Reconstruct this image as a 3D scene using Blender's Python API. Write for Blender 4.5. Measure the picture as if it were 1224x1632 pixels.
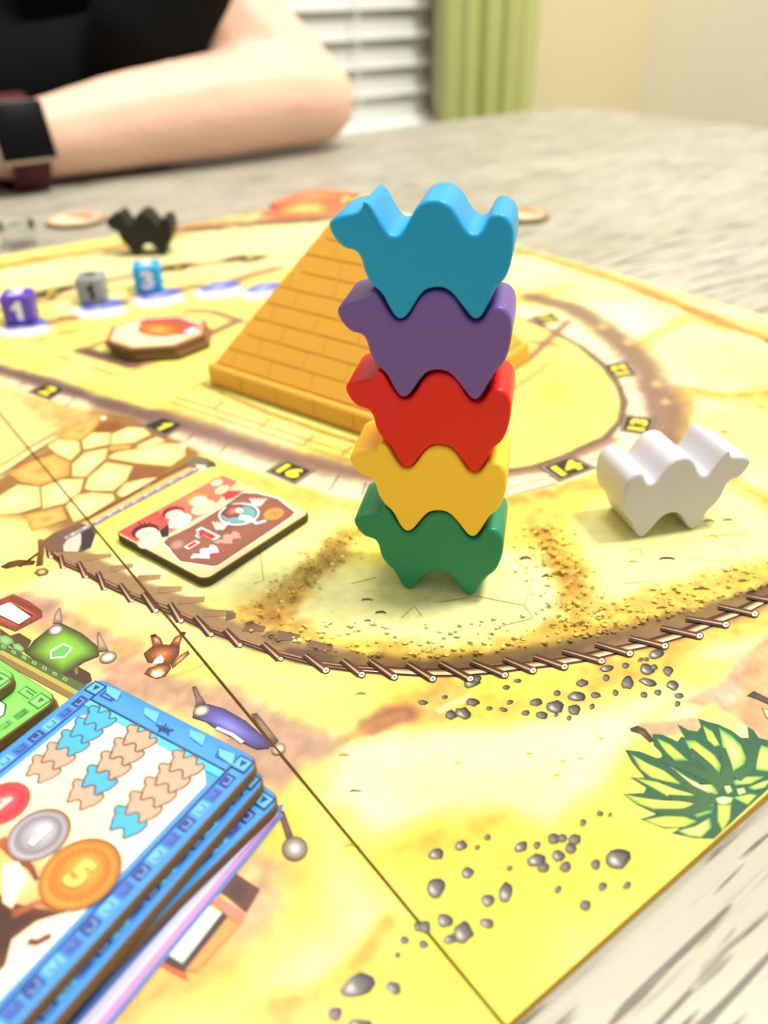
import bpy, bmesh, math, random
import numpy as np
from mathutils import Vector, Matrix

for o in list(bpy.data.objects):
    bpy.data.objects.remove(o, do_unlink=True)
S = bpy.context.scene
COL = S.collection
R_ = math.radians

# ------------------------------------------------------------------ camera
W_, H_, CX, CY, F_ = 1224., 1632., 612., 816., 1310.
ZB = 0.7525                      # board top, table top is ZT
ZT = 0.7500
CAM_H = 0.106                    # lens height above the board
AX = np.array([[0.80051583, -0.3320867, 0.4988916],
               [-0.59912199, -0.42249815, 0.68010893],
               [-0.01507435, -0.84333489, -0.5371769]])   # rows: world x,y,z in camera (right, down, forward)
cam_d = bpy.data.cameras.new('camera')
cam = bpy.data.objects.new('camera', cam_d)
COL.objects.link(cam)
right, down, fwd = Vector(AX[:, 0]), Vector(AX[:, 1]), Vector(AX[:, 2])
M = Matrix((right, -down, -fwd)).transposed().to_4x4()
M.translation = Vector((0, 0, ZB + CAM_H))
cam.matrix_world = M
cam_d.sensor_fit = 'VERTICAL'
cam_d.sensor_height = 36.0
cam_d.lens = F_ / H_ * 36.0
cam_d.clip_start = 0.005
cam_d.clip_end = 50
cam_d.dof.use_dof = True
cam_d.dof.focus_distance = 0.152
cam_d.dof.aperture_fstop = cam_d.lens / 2.3
S.camera = cam

# ------------------------------------------------------------------ world, lights, exposure
wd = bpy.data.worlds.new('room_light')
S.world = wd
wd.use_nodes = True
bg = wd.node_tree.nodes['Background']
bg.inputs[0].default_value = (1.0, 0.985, 0.97, 1)
bg.inputs[1].default_value = 0.34

def area(name, loc, target, size, power, col):
    d = bpy.data.lights.new(name, 'AREA')
    d.shape = 'DISK'
    d.size = size
    d.energy = power
    d.color = col
    o = bpy.data.objects.new(name, d)
    COL.objects.link(o)
    o.location = loc
    v = Vector(target) - Vector(loc)
    o.rotation_euler = v.to_track_quat('-Z', 'Y').to_euler()
    return o
area('ceiling_lamp', (0.66, -0.12, 2.35), (0.2, 0.2, ZB), 0.32, 20, (1.0, 0.965, 0.90))
area('ceiling_lamp_far', (0.25, 0.72, 2.4), (0.2, 0.3, ZB), 0.6, 8.5, (1.0, 0.965, 0.90))

S.view_settings.view_transform = 'Standard'
S.view_settings.look = 'None'
S.view_settings.exposure = 0.88
S.view_settings.gamma = 1.0
S.view_settings.use_curve_mapping = False

# ------------------------------------------------------------------ helpers
def ray(x, y):
    return AX @ np.array([x - CX, y - CY, F_])
def P(x, y, z=0.0):
    """point on the horizontal plane z above the board top -> world xyz"""
    d = ray(x, y)
    t = (z - CAM_H) / d[2]
    return np.array([d[0] * t, d[1] * t, z + ZB])
def PY(x, y, Y):
    d = ray(x, y)
    t = Y / d[1]
    return np.array([d[0] * t, Y, ZB + CAM_H + d[2] * t])
def crop(x0, y0, s, pts):
    return [(x0 + p[0] / s, y0 + p[1] / s) + tuple(q / s for q in p[2:]) for p in pts]
def lin(c):
    c = np.asarray(c, float) / 255.0
    return np.where(c <= 0.04045, c / 12.92, ((c + 0.055) / 1.055) ** 2.4)
def tag(o, label=None, cat=None, group=None, kind=None):
    if label: o['label'] = label
    if cat: o['category'] = cat
    if group: o['group'] = group
    if kind: o['kind'] = kind
    return o
def link(name, me, mat=None, parent=None, smooth=False):
    o = bpy.data.objects.new(name, me)
    COL.objects.link(o)
    if mat is not None and len(me.materials) == 0:
        me.materials.append(mat)
    if parent is not None:
        o.parent = parent
        o.matrix_parent_inverse = Matrix()
    if smooth:
        me.polygons.foreach_set('use_smooth', [True] * len(me.polygons))
    return o
def empty(name, loc, rz=0.0):
    o = bpy.data.objects.new(name, None)
    COL.objects.link(o)
    o.empty_display_size = 0.01
    o.location = loc
    o.rotation_euler = (0, 0, rz)
    return o
def mesh(name, verts, faces):
    me = bpy.data.meshes.new(name)
    me.from_pydata([tuple(map(float, v)) for v in verts], [], faces)
    me.update()
    return me
def box_vf(x0, x1, y0, y1, z0, z1):
    v = [(x0, y0, z0), (x1, y0, z0), (x1, y1, z0), (x0, y1, z0), (x0, y0, z1), (x1, y0, z1), (x1, y1, z1), (x0, y1, z1)]
    f = [(0, 3, 2, 1), (4, 5, 6, 7), (0, 1, 5, 4), (1, 2, 6, 5), (2, 3, 7, 6), (3, 0, 4, 7)]
    return v, f
def bevel_mesh(me, w, seg=2, ang=30):
    bm = bmesh.new(); bm.from_mesh(me)
    ed = [e for e in bm.edges if len(e.link_faces) == 2 and e.calc_face_angle(0) > R_(ang)]
    bmesh.ops.bevel(bm, geom=ed, offset=w, segments=seg, profile=0.5, affect='EDGES')
    bm.to_mesh(me); bm.free()
    return me
def box(name, x0, x1, y0, y1, z0, z1, mat, parent=None, bev=0, seg=2):
    me = mesh(name, *box_vf(x0, x1, y0, y1, z0, z1))
    if bev: bevel_mesh(me, bev, seg)
    return link(name, me, mat, parent)

# ------------------------------------------------------------------ materials
def new_mat(name):
    m = bpy.data.materials.new(name)
    m.use_nodes = True
    nt = m.node_tree
    return m, nt, nt.nodes['Principled BSDF']
ALB = 0.70      # the photograph is exposed for the shade: real surfaces are darker than they look in it
def plain(name, rgb, rough=0.5, spec=0.5, noise=0.0, nscale=40, sss=0, bump=0, metal=0, k=ALB):
    m, nt, b = new_mat(name)
    c = tuple(lin(rgb) * k) + (1,)
    b.inputs['Base Color'].default_value = c
    b.inputs['Roughness'].default_value = rough
    b.inputs['Specular IOR Level'].default_value = spec
    b.inputs['Metallic'].default_value = metal
    if sss:
        b.inputs['Subsurface Weight'].default_value = sss
        b.inputs['Subsurface Scale'].default_value = 0.004
    tc = nt.nodes.new('ShaderNodeTexCoord')
    n = nt.nodes.new('ShaderNodeTexNoise')
    n.inputs['Scale'].default_value = nscale
    n.inputs['Detail'].default_value = 5
    nt.links.new(tc.outputs['Object'], n.inputs['Vector'])
    if noise:
        mx = nt.nodes.new('ShaderNodeMix'); mx.data_type = 'RGBA'
        d = [max(0, k * (1 - noise)) for k in c[:3]]
        u = [min(1, k * (1 + noise)) for k in c[:3]]
        mx.inputs['A'].default_value = (*d, 1); mx.inputs['B'].default_value = (*u, 1)
        nt.links.new(n.outputs['Fac'], mx.inputs['Factor'])
        nt.links.new(mx.outputs['Result'], b.inputs['Base Color'])
    if bump:
        bp = nt.nodes.new('ShaderNodeBump')
        bp.inputs['Strength'].default_value = bump
        bp.inputs['Distance'].default_value = 0.001
        nt.links.new(n.outputs['Fac'], bp.inputs['Height'])
        nt.links.new(bp.outputs['Normal'], b.inputs['Normal'])
    return m

def ink_mat(name, rough=0.42, noise=0.10, nscale=420):
    m, nt, b = new_mat(name)
    at = nt.nodes.new('ShaderNodeAttribute'); at.attribute_name = 'Col'
    tc = nt.nodes.new('ShaderNodeTexCoord')
    n = nt.nodes.new('ShaderNodeTexNoise'); n.inputs['Scale'].default_value = nscale; n.inputs['Detail'].default_value = 6
    n.inputs['Roughness'].default_value = 0.65
    nt.links.new(tc.outputs['Object'], n.inputs['Vector'])
    mr = nt.nodes.new('ShaderNodeMapRange')
    mr.inputs['From Min'].default_value = 0.3; mr.inputs['From Max'].default_value = 0.7
    mr.inputs['To Min'].default_value = ALB * (1 - noise); mr.inputs['To Max'].default_value = ALB * (1 + noise)
    nt.links.new(n.outputs['Fac'], mr.inputs['Value'])
    mx = nt.nodes.new('ShaderNodeVectorMath'); mx.operation = 'SCALE'
    nt.links.new(at.outputs['Color'], mx.inputs[0])
    nt.links.new(mr.outputs['Result'], mx.inputs['Scale'])
    nt.links.new(mx.outputs['Vector'], b.inputs['Base Color'])
    b.inputs['Roughness'].default_value = rough
    b.inputs['Specular IOR Level'].default_value = 0.35
    return m
INK = ink_mat('printed_ink')
INKF = ink_mat('printed_ink_flat', noise=0.03)

def wood_mat():
    m, nt, b = new_mat('pale_grained_wood')
    tc = nt.nodes.new('ShaderNodeTexCoord')
    def noise(sx, sy, sc, det, lo, hi):
        mp = nt.nodes.new('ShaderNodeMapping'); mp.inputs['Scale'].default_value = (sx, sy, 1)
        n = nt.nodes.new('ShaderNodeTexNoise'); n.inputs['Scale'].default_value = sc; n.inputs['Detail'].default_value = det
        n.inputs['Distortion'].default_value = 0.25
        r = nt.nodes.new('ShaderNodeMapRange'); r.inputs['From Min'].default_value = lo; r.inputs['From Max'].default_value = hi
        nt.links.new(tc.outputs['Object'], mp.inputs['Vector']); nt.links.new(mp.outputs['Vector'], n.inputs['Vector'])
        nt.links.new(n.outputs['Fac'], r.inputs['Value'])
        return r.outputs['Result']
    a = noise(30, 560, 1.0, 2.0, 0.575, 0.64)          # dark pores along x
    a2 = noise(60, 900, 1.0, 2, 0.57, 0.74)
    c = noise(5, 26, 1.0, 3, 0.35, 0.7)           # broad tone
    mx1 = nt.nodes.new('ShaderNodeMix'); mx1.data_type = 'RGBA'
    mx1.inputs['A'].default_value = (*lin((226, 222, 204)) * .54, 1); mx1.inputs['B'].default_value = (*lin((206, 200, 178)) * .54, 1)
    nt.links.new(c, mx1.inputs['Factor'])
    mx2 = nt.nodes.new('ShaderNodeMix'); mx2.data_type = 'RGBA'
    mx2.inputs['B'].default_value = (*lin((122, 113, 100)) * .54, 1)
    nt.links.new(mx1.outputs['Result'], mx2.inputs['A'])
    nt.links.new(a, mx2.inputs['Factor'])
    mx3 = nt.nodes.new('ShaderNodeMix'); mx3.data_type = 'RGBA'
    mx3.inputs['B'].default_value = (*lin((190, 183, 164)) * .54, 1)
    nt.links.new(mx2.outputs['Result'], mx3.inputs['A']); nt.links.new(a2, mx3.inputs['Factor'])
    nt.links.new(mx3.outputs['Result'], b.inputs['Base Color'])
    bp = nt.nodes.new('ShaderNodeBump'); bp.inputs['Strength'].default_value = 0.5; bp.inputs['Distance'].default_value = 0.0006
    bp.invert = True
    nt.links.new(a, bp.inputs['Height']); nt.links.new(bp.outputs['Normal'], b.inputs['Normal'])
    b.inputs['Roughness'].default_value = 0.42
    return m
WOOD = wood_mat()
WALL_A = plain('window_wall_paint', (232, 222, 180), 0.9, 0.2, 0.03, 6, k=.95)
WALL_B = plain('side_wall_paint', (240, 232, 210), 0.9, 0.2, 0.03, 6, k=.95)
FLOOR = plain('floor_boards', (150, 130, 105), 0.6, 0.3, 0.15, 8)
WHITE = plain('white_trim', (242, 242, 236), 0.5, 0.4, 0.02, k=.95)
SLAT = plain('blind_slat', (226, 226, 220), 0.55, 0.4, 0.02, k=.95)
CURT = plain('green_curtain_cloth', (208, 212, 140), 0.9, 0.15, 0.08, 60, bump=0.3, k=.9)
CARD = plain('cardboard_edge', (128, 102, 66), 0.85, 0.2, 0.18, 900)
CARD_D = plain('cardboard_edge_dark', (96, 84, 48), 0.85, 0.2, 0.18, 900)
BOARD_EDGE = plain('board_edge_yellow', (226, 180, 40), 0.6, 0.3, 0.08, 300)

# ------------------------------------------------------------------ value noise for painting
_rs = np.random.RandomState(7)
_lat = _rs.rand(256, 256)
def vnoise(x, y):
    xi = np.floor(x).astype(int); yi = np.floor(y).astype(int)
    fx = x - xi; fy = y - yi
    fx = fx * fx * (3 - 2 * fx); fy = fy * fy * (3 - 2 * fy)
    a = _lat[xi % 256, yi % 256]; b = _lat[(xi + 1) % 256, yi % 256]
    c = _lat[xi % 256, (yi + 1) % 256]; d = _lat[(xi + 1) % 256, (yi + 1) % 256]
    return (a * (1 - fx) + b * fx) * (1 - fy) + (c * (1 - fx) + d * fx) * fy
def fbm(x, y, sc, octv=4, off=0.0):
    t = 0; amp = 0.5; tot = 0
    for k in range(octv):
        t = t + amp * vnoise(x * sc + off + k * 17.3, y * sc - off + k * 9.1)
        tot += amp; amp *= 0.5; sc *= 2.0
    return t / tot
def sstep(a, b, x):
    t = np.clip((x - a) / (b - a + 1e-12), 0, 1)
    return t * t * (3 - 2 * t)

class Canvas:
    """soft painting of the printed artwork, in metres on the board plane"""
    def __init__(self, X, Y):
        self.X, self.Y = X, Y
        self.C = np.zeros((len(X), 3))
        self.n1 = fbm(X, Y, 90, 4, 3.0) - 0.5
        self.n2 = fbm(X, Y, 260, 3, 11.0) - 0.5
    def fill(self, col): self.C[:] = col
    def mix(self, idx, m, col):
        m = m[:, None]
        self.C[idx] = self.C[idx] * (1 - m) + np.asarray(col, float) * m
    def modulate(self, sc, lo, hi, col, a, off=0.0):
        n = fbm(self.X, self.Y, sc, 4, off)
        self.mix(slice(None), sstep(lo, hi, n) * a, col)
    def _dist(self, pts, idx, closed=False):
        x, y = self.X[idx], self.Y[idx]
        d = np.full(len(x), 1e9)
        n = len(pts)
        for i in range(n if closed else n - 1):
            ax, ay = pts[i]; bx, by = pts[(i + 1) % n]
            vx, vy = bx - ax, by - ay
            L = vx * vx + vy * vy + 1e-15
            t = np.clip(((x - ax) * vx + (y - ay) * vy) / L, 0, 1)
            d = np.minimum(d, np.hypot(x - ax - t * vx, y - ay - t * vy))
        return d
    def _idx(self, pts, pad):
        p = np.array(pts)
        return np.nonzero((self.X > p[:, 0].min() - pad) & (self.X < p[:, 0].max() + pad) &
                          (self.Y > p[:, 1].min() - pad) & (self.Y < p[:, 1].max() + pad))[0]
    def stroke(self, px, w, col, a=1.0, soft=0.6, wob=0.0, fine=0.0):
        pts = [P(*p)[:2] for p in px]
        w = w / 1000; h = w / 2
        idx = self._idx(pts, w * 1.6)
        if len(idx) == 0: return
        d = self._dist(pts, idx) + (self.n1[idx] * wob + self.n2[idx] * fine) / 1000
        self.mix(idx, (1 - sstep(h * (1 - soft), h * (1 + soft), d)) * a, col)
    def region(self, px, col, a=1.0, soft=3.0, wob=0.0, fine=0.0):
        pts = [P(*p)[:2] for p in px]
        idx = self._idx(pts, soft / 1000 * 1.5)
        if len(idx) == 0: return
        d = self._dist(pts, idx, True)
        x, y = self.X[idx], self.Y[idx]
        ins = np.zeros(len(x), bool)
        n = len(pts)
        for i in range(n):
            ax, ay = pts[i]; bx, by = pts[(i + 1) % n]
            if ay == by: continue
            c = ((ay > y) != (by > y)) & (x < (bx - ax) * (y - ay) / (by - ay) + ax)
            ins ^= c
        sd = np.where(ins, -d, d) + (self.n1[idx] * wob + self.n2[idx] * fine) / 1000
        s = soft / 1000
        self.mix(idx, (1 - sstep(-s, s, sd)) * a, col)

# ------------------------------------------------------------------ crisp printed shapes
class Print:
    def __init__(self, z=0.0001):
        self.v, self.f, self.c, self.z, self.k = [], [], [], z, 0
    def lift(self):
        self.k += 1
        return self.z + self.k * 2.0e-6
    def pts(self, px, z=None):
        return [P(p[0], p[1], self.z) for p in px]
    def world_poly(self, w, col, z):
        i = len(self.v)
        for q in w: self.v.append((q[0], q[1], z + ZB)); self.c.append(col)
        self.f.append(tuple(range(i, i + len(w))))
    def poly(self, px, col):
        self.world_poly(self.pts(px), col, self.lift())
    def blob(self, px, edge, mid, hi=None, off=(0, 0), steps=(1, .72, .42, .0)):
        w = np.array(self.pts(px))[:, :2]
        self.wblob(w, edge, mid, hi, off, steps)
    def wblob(self, w, edge, mid, hi=None, off=(0, 0), steps=(1, .72, .42, .0)):
        z = self.lift()
        hi = mid if hi is None else hi
        cols = [edge, tuple((np.array(edge) + np.array(mid)) / 2), mid, hi]
        cen = w.mean(0)
        n = len(w); i0 = len(self.v)
        for s, c in zip(steps[:-1], cols[:-1]):
            for q in w:
                p = cen + (q - cen) * s + np.array(off) * (1 - s)
                self.v.append((p[0], p[1], z + ZB)); self.c.append(c)
        p = cen + np.array(off)
        self.v.append((p[0], p[1], z + ZB)); self.c.append(cols[-1])
        m = len(steps) - 1
        for r in range(m - 1):
            for i in range(n):
                j = (i + 1) % n
                self.f.append((i0 + r * n + i, i0 + r * n + j, i0 + (r + 1) * n + j, i0 + (r + 1) * n + i))
        for i in range(n):
            self.f.append((i0 + (m - 1) * n + i, i0 + (m - 1) * n + (i + 1) % n, i0 + m * n))
    def line(self, px, w, col, w2=None, col2=None):
        p = np.array(self.pts(px))[:, :2]
        self.wline(p, w, col, w2, col2)
    def wline(self, p, w, col, w2=None, col2=None):
        z = self.lift()
        n = len(p); i0 = len(self.v)
        w2 = w if w2 is None else w2
        col2 = col if col2 is None else col2
        for i in range(n):
            a = p[max(i - 1, 0)]; b = p[min(i + 1, n - 1)]
            t = (b - a) / (np.linalg.norm(b - a) + 1e-12)
            nn = np.array([-t[1], t[0]])
            k = i / max(n - 1, 1)
            h = (w * (1 - k) + w2 * k) / 2000
            c = tuple(np.array(col) * (1 - k) + np.array(col2) * k)
            for s in (1, -1):
                q = p[i] + nn * h * s
                self.v.append((q[0], q[1], z + ZB)); self.c.append(c)
        for i in range(n - 1):
            self.f.append((i0 + 2 * i, i0 + 2 * i + 1, i0 + 2 * i + 3, i0 + 2 * i + 2))
    def ellipse(self, cx, cy, rx, ry, ang=0, n=20):
        a = R_(ang)
        return [(cx + rx * math.cos(t) * math.cos(a) - ry * math.sin(t) * math.sin(a),
                 cy + rx * math.cos(t) * math.sin(a) + ry * math.sin(t) * math.cos(a)) for t in [2 * math.pi * k / n for k in range(n)]]
    def tris(self, vv, ff, col):
        z = self.lift(); i0 = len(self.v)
        for q in vv: self.v.append((q[0], q[1], z + ZB)); self.c.append(col)
        for f in ff: self.f.append(tuple(i0 + k for k in f))
    def build(self, name, parent, mat=None, jitter=True):
        if not self.v: return None
        me = mesh(name, self.v, self.f)
        # all faces upwards
        bm = bmesh.new(); bm.from_mesh(me)
        bm.normal_update()
        bmesh.ops.reverse_faces(bm, faces=[f for f in bm.faces if f.normal.z < 0])
        bm.to_mesh(me); bm.free()
        at = me.color_attributes.new('Col', 'FLOAT_COLOR', 'POINT')
        c = np.ones((len(self.v), 4)); c[:, :3] = lin(np.array(self.c))
        at.data.foreach_set('color', c.ravel())
        return link(name, me, mat or INKF, parent)

_text_cache = {}
def text_shape(s, bold=0.025):
    if (s, bold) in _text_cache: return _text_cache[(s, bold)]
    if s == '1':                      # a plain one with a flag, drawn by hand
        return np.array([(.42, 0), (1, 0), (1, 1), (.55, 1), (.42, .86), (0, .70), (.06, .50), (.42, .64)]), [tuple(range(8))]
    cu = bpy.data.curves.new('t', 'FONT'); cu.body = s; cu.offset = bold; cu.resolution_u = 4
    ob = bpy.data.objects.new('t', cu); COL.objects.link(ob)
    dg = bpy.context.evaluated_depsgraph_get()
    me = bpy.data.meshes.new_from_object(ob.evaluated_get(dg))
    v = np.array([x.co[:2] for x in me.vertices]); f = [tuple(p.vertices) for p in me.polygons]
    bpy.data.objects.remove(ob, do_unlink=True); bpy.data.curves.remove(cu); bpy.data.meshes.remove(me)
    v = (v - v.min(0)) / (v.max(0) - v.min(0))
    _text_cache[(s, bold)] = (v, f)
    return v, f
def text_quad(pr, s, o, xa, ya, col, m=(0.12, 0.12), bold=0.04):
    """text filling the parallelogram origin o, x corner xa, y corner ya (pixels on the print plane)"""
    v, f = text_shape(s, bold)
    O, XA, YA = (np.array(P(*q, pr.z))[:2] for q in (o, xa, ya))
    u = m[0] + v[:, :1] * (1 - 2 * m[0]); w = m[1] + v[:, 1:] * (1 - 2 * m[1])
    pr.tris(O + u * (XA - O) + w * (YA - O), f, col)
def text_world(pr, s, cen, xd, yd, col, bold=0.04):
    v, f = text_shape(s, bold)
    pr.tris(np.array(cen) + (v[:, :1] - .5) * np.array(xd) + (v[:, 1:] - .5) * np.array(yd), f, col)

# ================================================================== the room
YW, XW = 1.0, 1.30                 # window wall and side wall
def wall_box(name, *a, mat=None):
    o = box(name, *a, mat); o['kind'] = 'structure'; return o
wall_box('floor', -2.2, XW + 0.1, -2.2, YW + 0.1, -0.06, 0.0, mat=FLOOR)
WX0, WX1, WZ0, WZ1 = 0.05, 0.86, ZB - 0.075, 2.1      # window opening
# window wall is one mesh around the opening
v, f = [], []
for a in ((-2.2, WX0, 0, 2.6), (WX1, XW + 0.1, 0, 2.6), (WX0, WX1, 0, WZ0), (WX0, WX1, WZ1, 2.6)):
    vv, ff = box_vf(a[0], a[1], YW, YW + 0.1, a[2], a[3])
    i = len(v); v += vv; f += [tuple(k + i for k in q) for q in ff]
tag(link('wall_back', mesh('wall_back', v, f), WALL_A), kind='structure')
wall_box('wall_right', XW, XW + 0.1, -2.2, YW, 0, 2.6, mat=WALL_B)
tag(box('baseboard_back', -2.2, XW - 0.02, YW - 0.018, YW - 0.0005, 0.0, 0.1, WHITE, None, 0.004), kind='structure')
tag(box('baseboard_right', XW - 0.018, XW - 0.0005, -2.2, YW - 0.02, 0.0, 0.1, WHITE, None, 0.004), kind='structure')

win = tag(empty('window_1', (0.45, YW, WZ0)), kind='structure')
def wpart(name, x0, x1, y0, y1, z0, z1, mat, bev=0.003):
    o = box(name, x0 - 0.45, x1 - 0.45, y0 - YW, y1 - YW, z0 - WZ0, z1 - WZ0, mat, win, bev)
    return o
wpart('window_sill', WX0 - 0.04, WX1 + 0.02, YW - 0.045, YW + 0.095, WZ0 - 0.022, WZ0 + 0.004, WHITE, 0.005)
wpart('window_frame', WX0, WX0 + 0.03, YW + 0.06, YW + 0.09, WZ0 + 0.004, WZ1, WHITE)
wpart('window_frame', WX1 - 0.03, WX1, YW + 0.06, YW + 0.09, WZ0 + 0.004, WZ1, WHITE)
wpart('window_frame', WX0 + 0.03, WX1 - 0.03, YW + 0.06, YW + 0.09, WZ1 - 0.04, WZ1, WHITE)
wpart('window_frame', WX0 + 0.03, WX1 - 0.03, YW + 0.06, YW + 0.09, WZ0 + 0.004, WZ0 + 0.04, WHITE)
GLASS = plain('night_window_glass', (40, 44, 46), 0.1, 0.5, 0.02)
wpart('pane', WX0 + 0.03, WX1 - 0.03, YW + 0.072, YW + 0.078, WZ0 + 0.04, WZ1 - 0.04, GLASS, 0)
# venetian blind, slat by slat
blind = tag(empty('window_blind', (0.45, YW + 0.03, WZ0 + 0.005)), 'white horizontal slat blind filling the window beside the green curtain', 'blind')
prof = []
for k in range(7):
    t = k / 6 - 0.5
    prof.append((t * 0.043, -0.0045 * (1 - 4 * t * t)))
ang = R_(77)
vv, ff = [], []
hw = (WX1 - WX0) / 2 - 0.012
for sx in (-hw, hw):
    for th in (0, 0.0028):
        for (a, b) in prof:
            b2 = b + th
            vv.append((sx, a * math.cos(ang) - b2 * math.sin(ang), a * math.sin(ang) + b2 * math.cos(ang)))
n7 = 7
for k in range(6):
    ff.append((k, k + 1, 2 * n7 + k + 1, 2 * n7 + k))
    ff.append((n7 + k + 1, n7 + k, 3 * n7 + k, 3 * n7 + k + 1))
ff += [(0, 2 * n7, 3 * n7, n7), (n7 - 1, 2 * n7 - 1, 4 * n7 - 1, 3 * n7 - 1)]
slat_me = mesh('slat', vv, ff)
slat_me.materials.append(SLAT)
pitch = 0.0345
z = 0.036
while z < WZ1 - WZ0 - 0.06:
    o = bpy.data.objects.new('slat', slat_me); COL.objects.link(o); o.parent = blind
    o.location = (0, 0, z)
    z += pitch
box('bottom_rail', -hw, hw, -0.022, 0.012, 0.0, 0.016, WHITE, blind, 0.003)
box('head_rail', -hw, hw, -0.022, 0.02, WZ1 - WZ0 - 0.055, WZ1 - WZ0 - 0.008, WHITE, blind, 0.003)
for lx in (-0.26, 0.26):
    box('ladder_cord', lx - 0.0012, lx + 0.0012, -0.0245, -0.0225, 0.01, WZ1 - WZ0 - 0.05, WHITE, blind)
# curtain: pleated cloth hanging at the window's side
cx0, cx1, cy = 0.805, 0.975, 0.945
v, f = [], []
NU, NZ = 90, 14
for side in (0, 1):
    for j in range(NZ + 1):
        zz = 0.03 + (2.28 - 0.03) * j / NZ
        for i in range(NU + 1):
            t = i / NU
            ph = t * 2 * math.pi * 4.5
            amp = 0.015 + 0.004 * math.sin(3 * t + 2.0 * zz)
            x = cx0 + (cx1 - cx0) * t + 0.006 * math.sin(ph * 2 + 0.6) + 0.004 * math.sin(zz * 2.2 + t * 5)
            y = cy + amp * math.sin(ph) + 0.003 * math.sin(ph * 2.7 + zz)
            v.append((x, y + side * 0.0022, zz))
nn = (NU + 1) * (NZ + 1)
for j in range(NZ):
    for i in range(NU):
        a = j * (NU + 1) + i
        f.append((a, a + 1, a + NU + 2, a + NU + 1))
        f.append((nn + a, nn + a + NU + 1, nn + a + NU + 2, nn + a + 1))
    for i in (0, NU):
        a = j * (NU + 1) + i
        q = (a, a + NU + 1, nn + a + NU + 1, nn + a)
        f.append(q if i == 0 else q[::-1])
cur = tag(empty('curtain', ((cx0 + cx1) / 2, cy, 0.03)), 'green pleated curtain hanging beside the window blind', 'curtain')
v = [(a - (cx0 + cx1) / 2, b - cy, c - 0.03) for a, b, c in v]
link('cloth', mesh('cloth', v, f), CURT, cur, True)
def tube_vf(p0, p1, r, n=14):
    p0, p1 = Vector(p0), Vector(p1)
    d = (p1 - p0).normalized(); a = d.orthogonal().normalized(); b = d.cross(a)
    v = [tuple(p + (a * math.cos(2 * math.pi * k / n) + b * math.sin(2 * math.pi * k / n)) * r) for p in (p0, p1) for k in range(n)]
    f = [(k, (k + 1) % n, n + (k + 1) % n, n + k) for k in range(n)] + [tuple(range(n))[::-1], tuple(range(n, 2 * n))]
    return v, f
link('rod', mesh('rod', *tube_vf((-1.0, 0.0, 2.26), (0.2, 0.0, 2.26), 0.010)), WHITE, cur, False)

# ================================================================== the table
TX, TY = 0.743, 0.6616             # far right and far left edges of the top
tbl = tag(empty('table', (0.0, 0.0, 0.0)), 'large pale grey wood dining table with dark open grain under the game', 'table')
tt = box('table_top', -1.0, TX, -0.55, TY, ZT - 0.035, ZT, WOOD, tbl, 0.004, 3)
box('apron', -0.93, TX - 0.07, TY - 0.09, TY - 0.07, ZT - 0.125, ZT - 0.0352, WOOD, tbl, 0.002)
box('apron', -0.93, TX - 0.07, -0.48, -0.46, ZT - 0.125, ZT - 0.0352, WOOD, tbl, 0.002)
box('apron', TX - 0.09, TX - 0.07, -0.459, TY - 0.091, ZT - 0.125, ZT - 0.0352, WOOD, tbl, 0.002)
box('apron', -0.95, -0.931, -0.459, TY - 0.091, ZT - 0.125, ZT - 0.0352, WOOD, tbl, 0.002)
for lx in (-0.93, TX - 0.1):
    for ly in (-0.5, TY - 0.1):
        me = mesh('leg', *box_vf(lx - 0.03, lx + 0.04, ly - 0.03, ly + 0.04, 0.0, ZT - 0.0355))
        bevel_mesh(me, 0.004)
        link('leg', me, WOOD, tbl)

# ================================================================== the game board
BX0, BXF, BX1, BY0, BY1 = -0.2116, 0.0406, 0.2928, 0.0326, 0.4327
board = tag(empty('game_board', (BXF, (BY0 + BY1) / 2, ZT)), 'large folding board printed with a yellow desert race track', 'board game')
GAP = 0.00045
def axis(a, b, f):
    out = [a]
    while out[-1] < b: out.append(out[-1] + f(out[-1]))
    out[-1] = b
    if out[-1] - out[-2] < 1e-4: out.pop(-2)
    return np.array(out)
gy = axis(BY0, BY1, lambda y: 0.0006 if y < 0.17 else (0.0009 if y < 0.26 else 0.0013))
gxr = axis(BXF + GAP / 2, BX1, lambda x: 0.0006 if x < 0.15 else (0.0009 if x < 0.2 else 0.0013))
gxl = axis(BX0, BXF - GAP / 2, lambda x: 0.01 if x < -0.06 else 0.0009)
grids = []
for gx in (gxl, gxr):
    XX, YY = np.meshgrid(gx, gy, indexing='ij')
    grids.append((gx, XX.ravel(), YY.ravel()))
cv = Canvas(np.concatenate([g[1] for g in grids]), np.concatenate([g[2] for g in grids]))

# ---- soft layers of the artwork
cv.fill((255, 244, 120))
cv.modulate(22, .42, .62, (255, 236, 84), .75, 4.0)
cv.modulate(30, .50, .68, (255, 255, 186), .85, 21.0)
cv.modulate(60, .56, .72, (250, 214, 92), .45, 33.0)
# far half is paler
cv.region([(-60, 470), (0, 416), (556, 316), (880, 402), (1224, 505), (1224, 620), (1050, 640), (900, 480), (560, 420), (100, 480)], (255, 252, 196), .72, 16, 8)
cv.region([(330, 590), (600, 700), (860, 560), (600, 420)], (255, 240, 140), .8, 12)
# inside of the ring
cv.region([(0, 520), (120, 500), (420, 440), (620, 430), (830, 510), (930, 560), (985, 630), (970, 690), (900, 720), (800, 760), (620, 740), (330, 650), (0, 560)], (255, 244, 128), .8, 5, 4)
cv.region([(880, 575), (960, 600), (985, 640), (960, 690), (850, 735), (830, 640)], (255, 246, 110), .8, 8, 6)
cv.region([(860, 610), (890, 600), (900, 630), (870, 650)], (240, 180, 70), .55, 4, 8, 4)
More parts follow.
